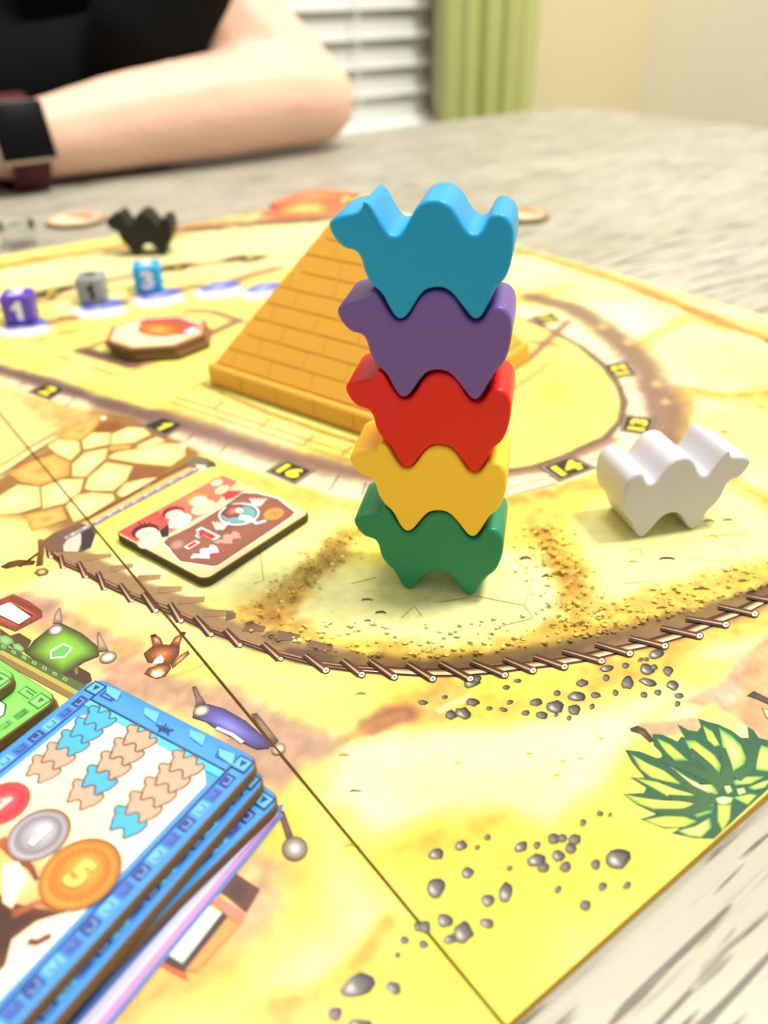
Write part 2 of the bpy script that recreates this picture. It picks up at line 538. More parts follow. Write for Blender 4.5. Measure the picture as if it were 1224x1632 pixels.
# near corner: strong yellow
cv.region([(560, 1330), (760, 1300), (960, 1290), (1120, 1350), (820, 1640), (690, 1640), (420, 1640), (480, 1450)], (255, 236, 66), .9, 9, 8)
cv.region([(640, 1310), (770, 1285), (850, 1300), (960, 1300), (1000, 1400), (900, 1430), (780, 1400), (700, 1350)], (252, 210, 72), .65, 8, 10)
cv.stroke([(630, 1360), (700, 1330), (770, 1310), (830, 1290)], 5, (240, 176, 50), .7, .8, 5)
cv.region([(540, 1190), (640, 1150), (800, 1155), (960, 1105), (1070, 1085), (1140, 1112), (1090, 1152), (1010, 1165), (975, 1215), (930, 1270), (880, 1312), (815, 1285), (700, 1290), (600, 1330), (520, 1280)], (255, 255, 186), .95, 3.5, 6, 2)
cv.region([(640, 1245), (760, 1235), (880, 1240), (860, 1275), (740, 1280)], (255, 246, 130), .5, 6, 6)
cv.stroke([(1030, 1150), (1075, 1120), (1140, 1100)], 3, (252, 228, 120), .6, .8)
# below the fence: orange bands
cv.stroke([(640, 1130), (760, 1125), (860, 1110), (980, 1085), (1060, 1060)], 9, (250, 190, 76), .8, .8, 6)
cv.stroke([(950, 1075), (1050, 1040), (1140, 1010), (1224, 985)], 6, (250, 178, 66), .75, .7, 4)
cv.stroke([(660, 1100), (760, 1100), (900, 1090)], 4, (255, 226, 90), .7, .8)
cv.region([(665, 1112), (700, 1085), (740, 1100), (720, 1135), (672, 1140)], (232, 172, 96), .75, 3, 4)
cv.stroke([(700, 1132), (745, 1112)], 1.4, (255, 240, 170), .8, .5)
cv.stroke([(590, 1158), (625, 1140), (645, 1138)], 4.6, (146, 92, 70), .9, .6)
cv.stroke([(540, 1180), (600, 1155), (640, 1140)], 2.2, (180, 124, 70), .75, .6)
# mauve cliff patch by the succulent
cv.region([(1088, 1118), (1140, 1096), (1165, 1060), (1180, 1045), (1224, 1010), (1260, 1000), (1260, 1190), (1205, 1190), (1180, 1160), (1160, 1135)], (212, 164, 122), .95, 1.0, 1.5)
cv.region([(1100, 1108), (1150, 1090), (1190, 1050), (1170, 1120), (1130, 1122)], (214, 182, 158), .8, 2, 2)
cv.stroke([(1030, 1165), (1110, 1155)], 3.2, (206, 160, 124), .9, .35, 1)
cv.region([(1110, 1140), (1140, 1122), (1145, 1138), (1125, 1148)], (255, 246, 96), .9, 1)
cv.region([(1160, 1180), (1180, 1150), (1200, 1165), (1195, 1180)], (252, 240, 170), .9, 1)
cv.stroke([(985, 1260), (1000, 1225), (1025, 1195)], 3, (250, 196, 76), .6, .7, 3)
# lower left panel
cv.region([(350, 1270), (470, 1270), (520, 1340), (520, 1420), (440, 1480), (380, 1560), (200, 1632), (150, 1632)], (248, 192, 56), .85, 5, 6)
cv.region([(470, 1270), (540, 1340), (545, 1440), (620, 1500), (560, 1460), (520, 1420), (520, 1340)], (255, 250, 150), .8, 5, 4)
cv.region([(560, 1390), (640, 1440), (600, 1500), (500, 1590), (430, 1560), (520, 1480)], (255, 255, 190), .75, 6, 5)
cv.stroke([(620, 1470), (575, 1530), (500, 1590), (440, 1600)], 2.6, (236, 160, 50), .75, .8)
cv.region([(400, 1620), (500, 1600), (540, 1660), (380, 1660)], (214, 160, 100), .7, 4)
cv.stroke([(350, 1200), (440, 1190), (520, 1180)], 8, (226, 196, 150), .5, .8, 4)
# mauve ground round the tents
cv.region([(150, 1090), (230, 1060), (330, 1080), (420, 1110), (530, 1170), (540, 1190), (440, 1270), (390, 1230), (330, 1160), (200, 1110)], (190, 148, 126), .92, 3, 5, 2)
cv.region([(0, 960), (60, 955), (130, 975), (210, 1020), (250, 1060), (200, 1090), (140, 1060), (60, 1000)], (204, 154, 124), .88, 3, 5, 2)
cv.region([(0, 950), (45, 938), (90, 960), (75, 985), (40, 970)], (176, 136, 128), .8, 2, 3)
cv.stroke([(250, 1085), (300, 1070), (330, 1058)], 2, (170, 130, 104), .6, .7, 3)
cv.stroke([(170, 1040), (230, 1020), (300, 1000)], 3, (235, 190, 110), .6, .8, 4)
cv.region([(120, 930), (260, 960), (330, 1010), (420, 1060), (520, 1090), (480, 1130), (380, 1080), (260, 1010), (130, 960)], (255, 250, 158), .8, 5, 5)
cv.region([(420, 1090), (560, 1100), (560, 1160), (460, 1120)], (255, 246, 120), .8, 5, 5)
# ---- track spaces
och = (206, 156, 48)
cv.region([(500, 960), (560, 915), (640, 890), (860, 880), (905, 950), (880, 1005), (760, 1030), (600, 1020)], (255, 254, 178), .9, 4, 7, 4)
cv.region([(905, 850), (960, 790), (1080, 770), (1224, 800), (1260, 880), (1150, 940), (1040, 965), (950, 940)], (255, 254, 176), .9, 4, 7, 4)
cv.region([(480, 830), (560, 780), (560, 840), (500, 890), (400, 930), (420, 880)], (255, 252, 160), .8, 5, 5)
cv.region([(850, 860), (880, 830), (920, 900), (960, 960), (960, 1010), (890, 1010), (900, 940)], och, .75, 3.5, 8, 6)
cv.stroke([(850, 830), (880, 870), (915, 925)], 6, (196, 142, 48), .55, .9, 8, 8)
cv.stroke([(560, 850), (520, 895), (470, 945), (410, 970)], 6.5, (214, 172, 62), .85, .7, 5, 5)
cv.stroke([(535, 880), (500, 915), (485, 925)], 5, (160, 128, 52), .7, .8, 4, 4)
cv.stroke([(400, 985), (460, 1000), (560, 1040), (680, 1050), (800, 1035), (920, 1008), (1040, 975), (1160, 935), (1240, 900)], 7, (224, 178, 66), .85, .7, 6, 6)
cv.stroke([(470, 960), (440, 985)], 5, (200, 146, 50), .7, .8, 3, 5)
cv.stroke([(820, 795), (880, 780), (950, 770), (1010, 745), (1050, 700)], 8, (216, 164, 76), .8, .7, 4, 3)
cv.region([(830, 800), (900, 800), (900, 850), (850, 850)], (232, 196, 92), .6, 5, 6, 4)
cv.stroke([(1075, 700), (1085, 640), (1090, 620), (1160, 632), (1240, 625)], 6, (222, 164, 62), .8, .7, 4, 3)
cv.stroke([(1160, 760), (1224, 800), (1260, 815)], 7, (216, 164, 66), .7, .7, 5, 4)
cv.stroke([(1010, 555), (1060, 525), (1095, 505), (1150, 520)], 6, (236, 184, 74), .7, .8, 5)
cv.stroke([(905, 455), (870, 465), (840, 480)], 6, (236, 196, 90), .7, .8)
cv.region([(1100, 560), (1180, 540), (1260, 570), (1260, 610), (1120, 610)], (255, 248, 150), .8, 6, 5)
cv.region([(930, 480), (1010, 480), (1060, 520), (1000, 540)], (255, 255, 214), .8, 7, 5)
cv.region([(1110, 660), (1200, 640), (1260, 690), (1230, 760), (1130, 730)], (255, 248, 140), .8, 6, 6)
# orange fence printed along the far edges
cv.stroke([(822, 398), (900, 420), (1000, 452), (1100, 492), (1224, 540)], 8, (214, 150, 62), .85, .6, 6)
cv.stroke([(1000, 458), (1130, 506), (1224, 545)], 2.5, (150, 100, 60), .7, .6, 4)
cv.stroke([(-20, 428), (60, 414), (163, 398), (290, 376)], 9, (224, 160, 60), .9, .6, 5, 5)
cv.stroke([(290, 362), (330, 356), (420, 352), (520, 345)], 20, (226, 176, 110), .8, .5, 3, 5)
cv.stroke([(280, 368), (420, 355), (540, 347)], 13, (110, 74, 58), .8, .5, 8, 8)
cv.region([(372, 344), (420, 330), (505, 308), (545, 316), (560, 340), (450, 347)], (240, 112, 72), .97, 3, 3)
cv.region([(452, 338), (470, 326), (510, 326), (515, 338)], (255, 226, 106), .9, 5)
cv.stroke([(395, 352), (410, 340)], 6, (255, 236, 150), .8, .4)
# ---- inner ring: planks, purple shade, outlines
plank = (250, 238, 196)
shade = (112, 80, 78)
cv.stroke([(-20, 598), (60, 618), (150, 646), (255, 680), (360, 716), (465, 752), (560, 778), (640, 790)], 10.5, plank, .95, .25)
cv.stroke([(-20, 584), (60, 606), (150, 636), (255, 668)], 6.5, shade, .92, .75, 3)
cv.stroke([(255, 664), (300, 680), (380, 704), (470, 732), (560, 752), (640, 764)], 9.0, (128, 92, 88), .9, .85, 2)
cv.stroke([(-20, 618), (80, 646), (170, 672)], 5, (206, 150, 84), .8, .8, 4, 2)
cv.stroke([(330, 775), (420, 770), (520, 800), (600, 815)], 5, (232, 180, 96), .6, .8, 4, 3)
ringo = [(800, 772), (850, 762), (905, 745), (960, 722), (1000, 700), (1022, 675), (1025, 645), (1010, 610), (985, 580), (950, 550), (910, 528), (870, 508), (825, 492)]
cv.stroke(ringo, 11.5, plank, .95, .2)
cv.stroke([(1060, 700), (1062, 655), (1040, 605), (1005, 560), (960, 520), (910, 490), (850, 474)], 10.5, (132, 98, 82), .85, .8, 4)
cv.stroke([(1040, 700), (1048, 670), (1046, 640), (1030, 610)], 5, (150, 112, 96), .85, .6)
cv.stroke([(800, 752), (850, 745), (900, 728), (950, 704), (965, 698), (990, 670), (995, 640), (985, 612), (960, 580), (925, 552), (880, 528), (840, 510)], 2.6, (106, 76, 64), .9, .5, 1)
cv.stroke([(800, 757), (860, 748), (930, 720), (975, 700)], 4, (136, 100, 84), .75, .7, 1)
for q in ((1046, 612), (1060, 640), (1000, 545), (960, 520)):
    cv.region([(q[0] - 9, q[1] - 2), (q[0] + 2, q[1] - 5), (q[0] + 10, q[1] + 3), (q[0] - 2, q[1] + 5)], (232, 204, 130), .8, 1.5)
# far side of the ring
cv.stroke([(-20, 490), (60, 474), (130, 462), (180, 450), (260, 432), (340, 420), (420, 412), (520, 410)], 11, (252, 232, 160), .9, .4)
cv.stroke([(-20, 482), (60, 466), (120, 455), (200, 441), (300, 424), (420, 408)], 4.5, (150, 96, 54), .85, .6, 2)
cv.stroke([(-20, 500), (60, 482), (130, 470), (220, 455), (330, 436)], 3.5, (186, 130, 66), .75, .6, 2)
for q in ((52, 474), (96, 462), (262, 428), (288, 424), (376, 412), (404, 412)):
    cv.stroke([(q[0] - 8, q[1] + 2), (q[0] + 8, q[1] - 2)], 8, (86, 54, 34), .85, .6)
# brown ground shadows beside the dice spots
cv.stroke([(60, 520), (100, 508), (125, 505)], 7, (160, 104, 70), .8, .7, 3)
cv.stroke([(185, 488), (215, 474)], 7, (176, 122, 84), .8, .7)
cv.stroke([(285, 462), (312, 456)], 7, (170, 116, 84), .8, .7)
cv.stroke([(378, 446), (410, 436), (440, 428)], 7, (160, 106, 80), .8, .7)
cv.stroke([(100, 530), (118, 527)], 5, (240, 160, 70), .8, .7, 3)
cv.stroke([(48, 543), (72, 540)], 2.4, (130, 100, 60), .8, .6)
# blue and white resting spots for the dice
for (cx, cy, s) in ((38, 516, 1.0), (160, 486, 1.0), (252, 468, 1.0), (348, 456, .95), (420, 458, .9)):
    cv.region([(cx - 48 * s, cy + 10 * s), (cx - 10 * s, cy + 0 * s), (cx + 38 * s, cy + 2 * s), (cx + 45 * s, cy + 12 * s), (cx + 10 * s, cy + 20 * s), (cx - 30 * s, cy + 22 * s)], (255, 255, 250), .95, 2.0)
    cv.region([(cx - 34 * s, cy + 4 * s), (cx - 5 * s, cy - 8 * s), (cx + 30 * s, cy - 9 * s), (cx + 40 * s, cy - 1 * s), (cx + 8 * s, cy + 7 * s), (cx - 25 * s, cy + 10 * s)], (92, 104, 224), .95, 2.2)
    cv.region([(cx - 18 * s, cy + 4 * s), (cx + 2 * s, cy - 5 * s), (cx + 18 * s, cy - 1 * s), (cx - 2 * s, cy + 6 * s)], (206, 216, 255), .8, 2.0)
# frame of the tile store
fr = (150, 108, 84)
cv.stroke([(130, 558), (212, 582)], 5.5, (112, 76, 66), .95, .5)
cv.stroke([(212, 582), (300, 548), (378, 512)], 4.5, fr, .9, .5)
cv.stroke([(300, 495), (340, 497), (385, 512)], 4.5, (156, 114, 92), .85, .5)
cv.stroke([(130, 558), (165, 545)], 3.0, fr, .8, .5)
cv.stroke([(95, 568), (190, 600), (290, 560)], 2.2, (214, 160, 96), .8, .6)
cv.stroke([(115, 570), (150, 582)], 6, (255, 214, 150), .7, .6)
# slabs round the pyramid
for a, b in (((270, 640), (590, 745)), ((278, 632), (600, 736)), ((290, 625), (330, 606)), ((620, 742), (870, 590)), ((640, 735), (885, 572))):
    cv.stroke([a, b], 1.4, (196, 140, 84), .75, .6)
cv.stroke([(840, 575), (905, 512)], 3.2, (150, 104, 84), .85, .6)
cv.stroke([(850, 545), (885, 550)], 3.2, (150, 104, 84), .85, .6)
for q in ((355, 640), (430, 668), (500, 694), (560, 712)):
    cv.stroke([(q[0], q[1]), (q[0] - 14, q[1] + 12)], 1.2, (186, 126, 70), .8, .5)
cv.stroke([(325, 614), (420, 655), (520, 690), (600, 715)], 2.2, (140, 80, 30), .6, .8)
# fence shade
fence = [(85, 882), (130, 905), (180, 932), (230, 955), (285, 980), (335, 1005), (400, 1028), (470, 1048), (540, 1060), (610, 1066), (680, 1067), (750, 1063), (820, 1054), (890, 1044), (950, 1032), (1010, 1018), (1070, 1003), (1130, 984), (1190, 964), (1250, 944)]
cv.stroke([(x + 6, y - 9) for x, y in fence[:9]], 6.0, (146, 112, 80), .9, .35, 2)
cv.stroke([(x, y - 7) for x, y in fence[7:]], 4.6, (92, 64, 46), .9, .45, 2, 2)
cv.stroke([(x, y + 7) for x, y in fence[14:]], 4.0, (150, 110, 76), .7, .6, 2)
cv.stroke([(1250, 940), (1320, 905), (1400, 850), (1440, 790), (1440, 710), (1380, 630), (1300, 575), (1224, 542)], 4.6, (110, 76, 52), .88, .5, 2, 2)
cv.stroke([(430, 1012), (520, 1040), (600, 1052)], 3, (120, 92, 60), .7, .6, 4, 4)
for k in range(15):
    xx = 540 + 45 * k; 
    yy = 1052 if xx < 760 else 1052 - (xx - 760) * .215
    cv.stroke([(xx, yy), (xx + 26, yy - 6)], 2.4, (150, 124, 52), .55, .8, 3)
# flagstone yard behind the start line
cv.region([(-40, 790), (0, 760), (75, 690), (150, 655), (210, 664), (320, 720), (320, 745), (150, 835), (105, 850), (60, 850), (0, 830)], (150, 102, 54), .92, 1.5, 2)
cv.region([(0, 600), (40, 625), (150, 665), (60, 720), (0, 745), (-60, 700)], (255, 226, 150), .8, 5, 5)
cv.region([(40, 640), (120, 660), (150, 668), (100, 690)], (222, 156, 90), .75, 5, 5)
cv.region([(-60, 820), (40, 830), (80, 850), (60, 880), (0, 900), (-60, 900)], (255, 252, 150), .9, 4, 4)
cv.stroke([(140, 838), (230, 790), (325, 742)], 4, (240, 206, 120), .9, .4)
# blue mat under the blue tile pile, crate shade
cv.region([(150, 1640), (300, 1500), (380, 1420), (420, 1440), (350, 1540), (270, 1600), (200, 1660)], (214, 160, 110), .6, 4)
cv.region([(340, 1400), (400, 1350), (450, 1380), (460, 1440), (430, 1490), (380, 1520)], (206, 170, 150), .7, 4, 3)

# grainy sand texture, strongest in the ochre parts
gr_ = (fbm(cv.X, cv.Y, 420, 3, 5.0) - .5) * 2
wt = np.clip((250 - cv.C[:, 1]) / 70, 0.15, 1) * np.clip((cv.C[:, 0] - 150) / 60, 0, 1)
cv.C *= (1 + 0.20 * gr_ * wt)[:, None]
N = [len(g[1]) for g in grids]
cols = [cv.C[:N[0]], cv.C[N[0]:]]
panels = []
for (gx, gX, gY), C in zip(grids, cols):
    nx, ny = len(gx), len(gy)
    v = np.zeros((nx * ny, 3))
    v[:, 0] = gX - BXF; v[:, 1] = gY - (BY0 + BY1) / 2; v[:, 2] = ZB - ZT
    i, j = np.meshgrid(np.arange(nx - 1), np.arange(ny - 1), indexing='ij')
    a = (i * ny + j).ravel()
    q = np.stack([a, a + ny, a + ny + 1, a + 1], 1)
    me = bpy.data.meshes.new('printed_face')
    me.vertices.add(len(v)); me.vertices.foreach_set('co', v.ravel())
    me.loops.add(q.size); me.loops.foreach_set('vertex_index', q.ravel().astype(np.int32))
    me.polygons.add(len(q)); me.polygons.foreach_set('loop_start', np.arange(0, q.size, 4, dtype=np.int32))
    me.update(calc_edges=True)
    at = me.color_attributes.new('Col', 'FLOAT_COLOR', 'POINT')
    c4 = np.ones((len(v), 4)); c4[:, :3] = lin(np.clip(C, 0, 255))
    at.data.foreach_set('color', c4.ravel())
    # cardboard body below the printed face
    x0, x1 = gx[0] - BXF, gx[-1] - BXF
    y0, y1 = BY0 - (BY0 + BY1) / 2, BY1 - (BY0 + BY1) / 2
    body = box('board_panel', x0, x1, y0, y1, 0.0001, ZB - ZT - 0.00004, BOARD_EDGE, board)
    pf = link('printed_face', me, INK, body)
    panels.append((body, pf))

# ================================================================== crisp printed artwork on the board
PANL, PANR = panels[0][0], panels[1][0]
def place_print(pr, name, panel, mat=None):
    o = pr.build(name, None, mat)
    if o is None: return
    o.parent = panel
    o.matrix_parent_inverse = Matrix.Translation(-Vector(board.location))
    return o
Z1, Z2, Z3 = 0.00006, 0.00010, 0.00016
rnd = random.Random(5)
def pebble(pr, cx, cy, rx, ry, light=False, ang=None, tint=(0, 0, 0)):
    n = 9 if rx < 9 else 11
    a0 = rnd.random() * 6.28
    tilt = R_(ang if ang is not None else rnd.uniform(-18, 18))
    pts = []
    for k in range(n):
        t = a0 + 2 * math.pi * k / n
        r = rnd.uniform(.80, 1.12)
        x, y = rx * r * math.cos(t), ry * r * math.sin(t)
        pts.append((cx + x * math.cos(tilt) - y * math.sin(tilt), cy + x * math.sin(tilt) + y * math.cos(tilt)))
    w = np.array([P(*p, pr.z)[:2] for p in pts])
    # dark rim to the upper right, light to the lower left
    o = np.array(P(cx - rx * .28, cy + ry * .18, pr.z)[:2]) - w.mean(0)
    e = np.array((44, 40, 38)) + np.array(tint); m = np.array((100, 96, 88)) + np.array(tint)
    h = np.array((222, 220, 212) if light else (150, 146, 134))
    one = Print(pr.z + pr.k * 2e-6); pr.k += 1
    z = one.z; cen_ = w.mean(0); n = len(w)
    ld = np.array(P(cx - rx, cy + ry * .6, pr.z)[:2]) - np.array(P(cx, cy, pr.z)[:2]); ld /= np.linalg.norm(ld)
    for s_, lo_, hi_ in ((1, e, m), (.80, e * 1.15, m * 1.15), (.5, m, (m + h) / 2), (.22, m * 1.1, h)):
        for q in w:
            v_ = q - cen_; k_ = .5 + .5 * (v_ @ ld) / (np.linalg.norm(v_) + 1e-12)
            k_ = k_ * k_ * (3 - 2 * k_)
            p_ = cen_ + v_ * s_ + o * (1 - s_)
            one.v.append((p_[0], p_[1], z + ZB)); one.c.append(tuple(lo_ * (1 - k_) + hi_ * k_))
    for r_ in range(3):
        for i in range(n):
            j = (i + 1) % n
            one.f.append((r_ * n + i, r_ * n + j, (r_ + 1) * n + j, (r_ + 1) * n + i))
    one.f.append(tuple(3 * n + i for i in range(n)))
    place_print(one, 'printed_pebble', PANL if pr is pL else PANR)
pR, pL = Print(Z2), Print(Z2)
for q in crop(660, 1020, 5.564, [(80, 553, 46, 20), (272, 505, 32, 17), (515, 370, 78, 52), (560, 345, 38, 30), (520, 550, 66, 36), (325, 662, 58, 42), (440, 648, 76, 52), (670, 604, 31, 19), (793, 615, 37, 21), (848, 550, 32, 19), (820, 420, 34, 20), (920, 360, 37, 17), (990, 645, 38, 23), (1080, 552, 60, 33), (1135, 665, 55, 32)]):
    pebble(pR, *q, light=q[2] > 12)
for q in crop(880, 1020, 5.564, [(30, 590, 82, 56), (35, 665, 22, 16), (45, 470, 40, 28), (270, 380, 60, 34), (228, 500, 86, 42), (388, 490, 45, 28), (195, 620, 60, 46), (150, 690, 25, 22), (355, 590, 28, 24), (485, 250, 66, 30), (482, 332, 34, 28), (652, 225, 34, 25), (670, 378, 58, 58), (563, 467, 28, 29), (840, 260, 72, 44), (905, 240, 35, 28), (850, 372, 86, 33), (815, 485, 34, 27), (940, 465, 36, 27), (1030, 275, 46, 48), (1070, 400, 62, 42), (1125, 492, 42, 24), (1112, 565, 30, 22), (925, 125, 82, 44), (785, 175, 26, 15), (835, 168, 27, 17)]):
    pebble(pR, *q, light=q[2] > 11)
for q in crop(620, 1300, 6.12, [(460, 375, 78, 58), (702, 290, 64, 52), (862, 310, 31, 28), (960, 212, 36, 30), (768, 558, 66, 58), (455, 700, 110, 104), (1178, 515, 30, 28), (1140, 745, 70, 102), (970, 825, 76, 72), (960, 1050, 78, 56), (545, 1020, 86, 68), (725, 1140, 106, 116), (590, 1205, 68, 52)]):
    pebble(pR, *q, light=q[2] > 10)
for q in crop(800, 1280, 5.564, [(168, 385, 64, 48), (312, 372, 38, 38), (460, 318, 54, 48), (540, 308, 48, 40), (650, 320, 58, 48), (615, 400, 58, 46), (310, 505, 92, 56), (368, 570, 52, 48), (500, 465, 68, 48), (565, 565, 52, 46), (720, 178, 32, 34), (868, 95, 35, 23), (960, 103, 21, 20), (830, 545, 50, 46), (1035, 495, 116, 100), (890, 738, 44, 42), (1110, 730, 48, 33), (500, 765, 36, 34), (740, 902, 52, 50), (70, 578, 26, 24)]):
    pebble(pR, *q, light=q[2] > 11)
for q in crop(480, 1440, 5.564, [(500, 725, 178, 112, 0, -32), (820, 745, 82, 62), (305, 980, 72, 66), (520, 1070, 130, 56), (920, 325, 46, 44), (1090, 362, 46, 42), (855, 455, 34, 32), (1050, 205, 62, 56)]):
    pebble(pL, *q[:4], light=q[2] > 14, ang=(q[5] * 5.564 if len(q) > 5 else None), tint=((20, 0, 18) if abs(q[0] - 534.8) < 1 else (0, 0, 0)))
pebble(pR, 678, 1478, 9, 12)

# ---- small sand marks
pr = Print(Z1)
colR = cols[1].reshape(len(gxr), len(gy), 3)
def ground(x, y, lo, hi):
    w = P(x, y)
    i = min(max(int(np.searchsorted(gxr, w[0])), 0), len(gxr) - 1); j = min(max(int(np.searchsorted(gy, w[1])), 0), len(gy) - 1)
    return tuple(np.clip(colR[i, j] * rnd.uniform(lo, hi), 0, 255))
for (x, y, w, h, c) in ((585, 957, 9, 4, (120, 96, 50)), (607, 978, 9, 5, (110, 90, 50)), (586, 990, 5, 3, (120, 96, 50)), (838, 892, 9, 6, (110, 84, 40)), (872, 920, 9, 5, (96, 70, 40)), (1063, 892, 13, 5, (90, 72, 40)), (1118, 940, 14, 4, (110, 84, 44)), (1055, 970, 9, 4, (120, 84, 60)), (1130, 832, 9, 5, (150, 120, 60)), (1160, 830, 8, 4, (130, 100, 60)), (1155, 690, 8, 4, (120, 90, 40)), (1213, 650, 8, 3, (130, 96, 50)), (1095, 550, 5, 2, (130, 110, 50)), (1010, 896, 8, 3, (180, 150, 60)), (887, 1237, 6, 4, (204, 186, 50)), (897, 1214, 6, 3, (204, 186, 50)), (925, 1210, 5, 3, (204, 186, 60)), (958, 1178, 4, 3, (204, 186, 60)), (730, 1217, 6, 3, (214, 196, 70)), (843, 1202, 5, 3, (204, 186, 60)), (575, 1107, 8, 4, (160, 130, 60)), (566, 1262, 10, 4, (120, 100, 40)), (560, 1350, 13, 6, (196, 166, 40)), (548, 1205, 8, 5, (190, 160, 70))):
    n = 7
    up = [(x + w * math.cos(math.pi * k / n), y - h * math.sin(math.pi * k / n) + rnd.uniform(-.6, .6)) for k in range(n + 1)]
    lo = [(x + w * .92 * math.cos(math.pi * k / n), y - h * .35 * math.sin(math.pi * k / n) + .6) for k in range(n, -1, -1)]
    pr.poly(up + lo, c)
# slab outlines in the sand of the spaces
for pts in ([(640, 985), (660, 965), (672, 982)], [(700, 960), (760, 950), (835, 965), (850, 985), (790, 1000)], [(990, 930), (1040, 926), (1056, 938), (1040, 955)], [(1130, 850), (1180, 875), (1170, 895), (1100, 890)], [(1000, 880), (1020, 872), (1024, 890)], [(560, 930), (600, 920)], [(415, 880), (420, 925), (405, 930)], [(1120, 855), (1190, 850)], [(820, 890), (850, 925), (835, 965)]):
    pr.line(pts, .18, (196, 176, 84))
for k in range(360):
    t = rnd.random()
    i = rnd.randrange(6, len(fence) - 1)
    x = fence[i][0] * (1 - t) + fence[i + 1][0] * t; y = fence[i][1] * (1 - t) + fence[i + 1][1] * t - 18 - 55 * rnd.random() ** 1.6
    r = rnd.uniform(1.2, 4.4)
    pr.poly(pr.ellipse(x, y, r * 1.2, r * .8, rnd.uniform(-20, 20), 7), ground(x, y, .97, 1.18))
for k in range(200):
    y = rnd.uniform(840, 1010); x = 870 + (y - 840) * .35 + rnd.gauss(0, 28)
    r = rnd.uniform(1.2, 4)
    pr.poly(pr.ellipse(x, y, r * 1.2, r * .8, rnd.uniform(-20, 20), 7), ground(x, y, .93, 1.2))
for k in range(130):
    t = rnd.random()
    x, y = 560 - 150 * t + rnd.uniform(-25, 25), 860 + 115 * t + rnd.uniform(-25, 25)
    r = rnd.uniform(1.2, 3.4)
    pr.poly(pr.ellipse(x, y, r * 1.2, r * .8, rnd.uniform(-20, 20), 7), ground(x, y, .93, 1.2))
tag(place_print(pr, 'printed_sand_marks', PANR), kind='stuff')

# ---- fence of posts and rails
posts = [((78, 870), (82, 887)), ((97, 884), (102, 904)), ((126, 895), (138, 919)), ((157, 911), (168, 938)), ((192, 930), (211, 957)), ((229, 945), (249, 973)), ((272, 961), (289, 989)), ((312, 982), (337, 1011)), ((360, 1003), (383, 1028)), ((420, 1025), (448, 1050)), ((487, 1043), (520, 1068)), ((546, 1051), (577, 1075)), ((590, 1052), (629, 1079)), ((650, 1057), (690, 1082)), ((702, 1056), (750, 1082)), ((752, 1054), (805, 1076)), ((804, 1050), (850, 1069)), ((852, 1046), (900, 1063)), ((898, 1037), (959, 1054)), ((950, 1026), (1004, 1042)), ((1004, 1016), (1060, 1030)), ((1054, 1000), (1115, 1014)), ((1094, 985), (1157, 996)), ((1145, 966), (1203, 979)), ((1191, 950), (1238, 959)), ((1232, 934), (1280, 945))]
pr = Print(Z1)
def mid(p, k): return (p[0][0] * (1 - k) + p[1][0] * k, p[0][1] * (1 - k) + p[1][1] * k)
low = [mid(p, .74) for p in posts]; hi = [mid(p, .46) for p in posts]
pr.line(hi, .9, (60, 34, 20)); pr.line([(x, y - 1.5) for x, y in low], 1.7, (190, 132, 84)); pr.line([(x, y + 1.5) for x, y in low], .6, (58, 32, 18))
pr.line([(x, y - 2) for x, y in low[11:]], .7, (240, 214, 170))
pr.line([(x, y - 3.0) for x, y in low[:13]], .5, (60, 34, 20))
for a, b, in (((134, 889), (178, 885)), ((175, 907), (212, 901)), ((219, 922), (256, 919)), ((251, 940), (290, 938)), ((285, 957), (326, 955)), ((325, 977), (372, 977))):
    pr.line([a, mid((a, b), .5), b], 2.4, (150, 116, 82), 1.7, (176, 142, 92))
for a, b in (((390, 998), (422, 1003)), ((440, 1012), (478, 1016)), ((490, 1028), (530, 1033)), ((0 + 360, 982), (376, 981))):
    pr.line([a, b], 3.0, (126, 94, 70), 1.6, (130, 98, 70))
for i, p in enumerate(posts):
    a, b = p
    L = math.hypot(b[0] - a[0], b[1] - a[1])
    ww = 1.15 if i > 4 else .95
    pr.line([(a[0] - 1, a[1] + 2), (b[0] - 2, b[1] + 2)], ww * 1.3, (44, 26, 18))
    pr.line([a, mid(p, .5), b], ww * .75, (64, 36, 26), ww * 1.35, (92, 56, 40))
    pr.line([(a[0] - 1, a[1] + 1), (mid(p, .95)[0] - 2, mid(p, .95)[1] + 1)], ww * .22, (196, 142, 106), ww * .42, (220, 172, 132))
    r = 5.2 if i > 9 else (3.6 if i > 4 else 2.6)
    pr.poly(pr.ellipse(b[0], b[1] + 1, r * 1.25, r, -15, 12), (64, 40, 26))
    pr.poly(pr.ellipse(b[0] - .4, b[1] + 1, r * .98, r * .78, -15, 12), (250, 240, 208))
    pr.poly(pr.ellipse(b[0], b[1] + 1, r * .35, r * .3, -15, 8), (130, 96, 60))
place_print(pr, 'printed_fence', PANR)

# ---- succulent plant
K = lambda p: crop(980, 1080, 5.016, p)
pr = Print(Z1)
dk, g1 = (34, 92, 62), (84, 150, 60)
pr.poly(K([(80, 575), (200, 590), (330, 640), (380, 640), (370, 600), (310, 540), (300, 450), (380, 455), (460, 490), (500, 510), (530, 470), (560, 480), (500, 370), (590, 420), (660, 430), (690, 390), (665, 325), (740, 350), (820, 370), (930, 420), (1010, 480), (1070, 480), (1060, 390), (1110, 420), (1150, 480), (1224, 500), (1300, 700), (1240, 880), (1050, 1050), (900, 1190), (790, 1290), (640, 1285), (450, 1245), (520, 1200), (400, 1210), (200, 1130), (330, 1090), (180, 1020), (60, 930), (230, 920), (250, 880), (120, 795), (240, 800), (140, 680)]), dk)
def leaf(pts, edge, m, h=None): pr.blob(K(pts), tuple((np.array(edge) + np.array((50, 124, 64))) / 2), m, h, steps=(1, .80, .52, 0))
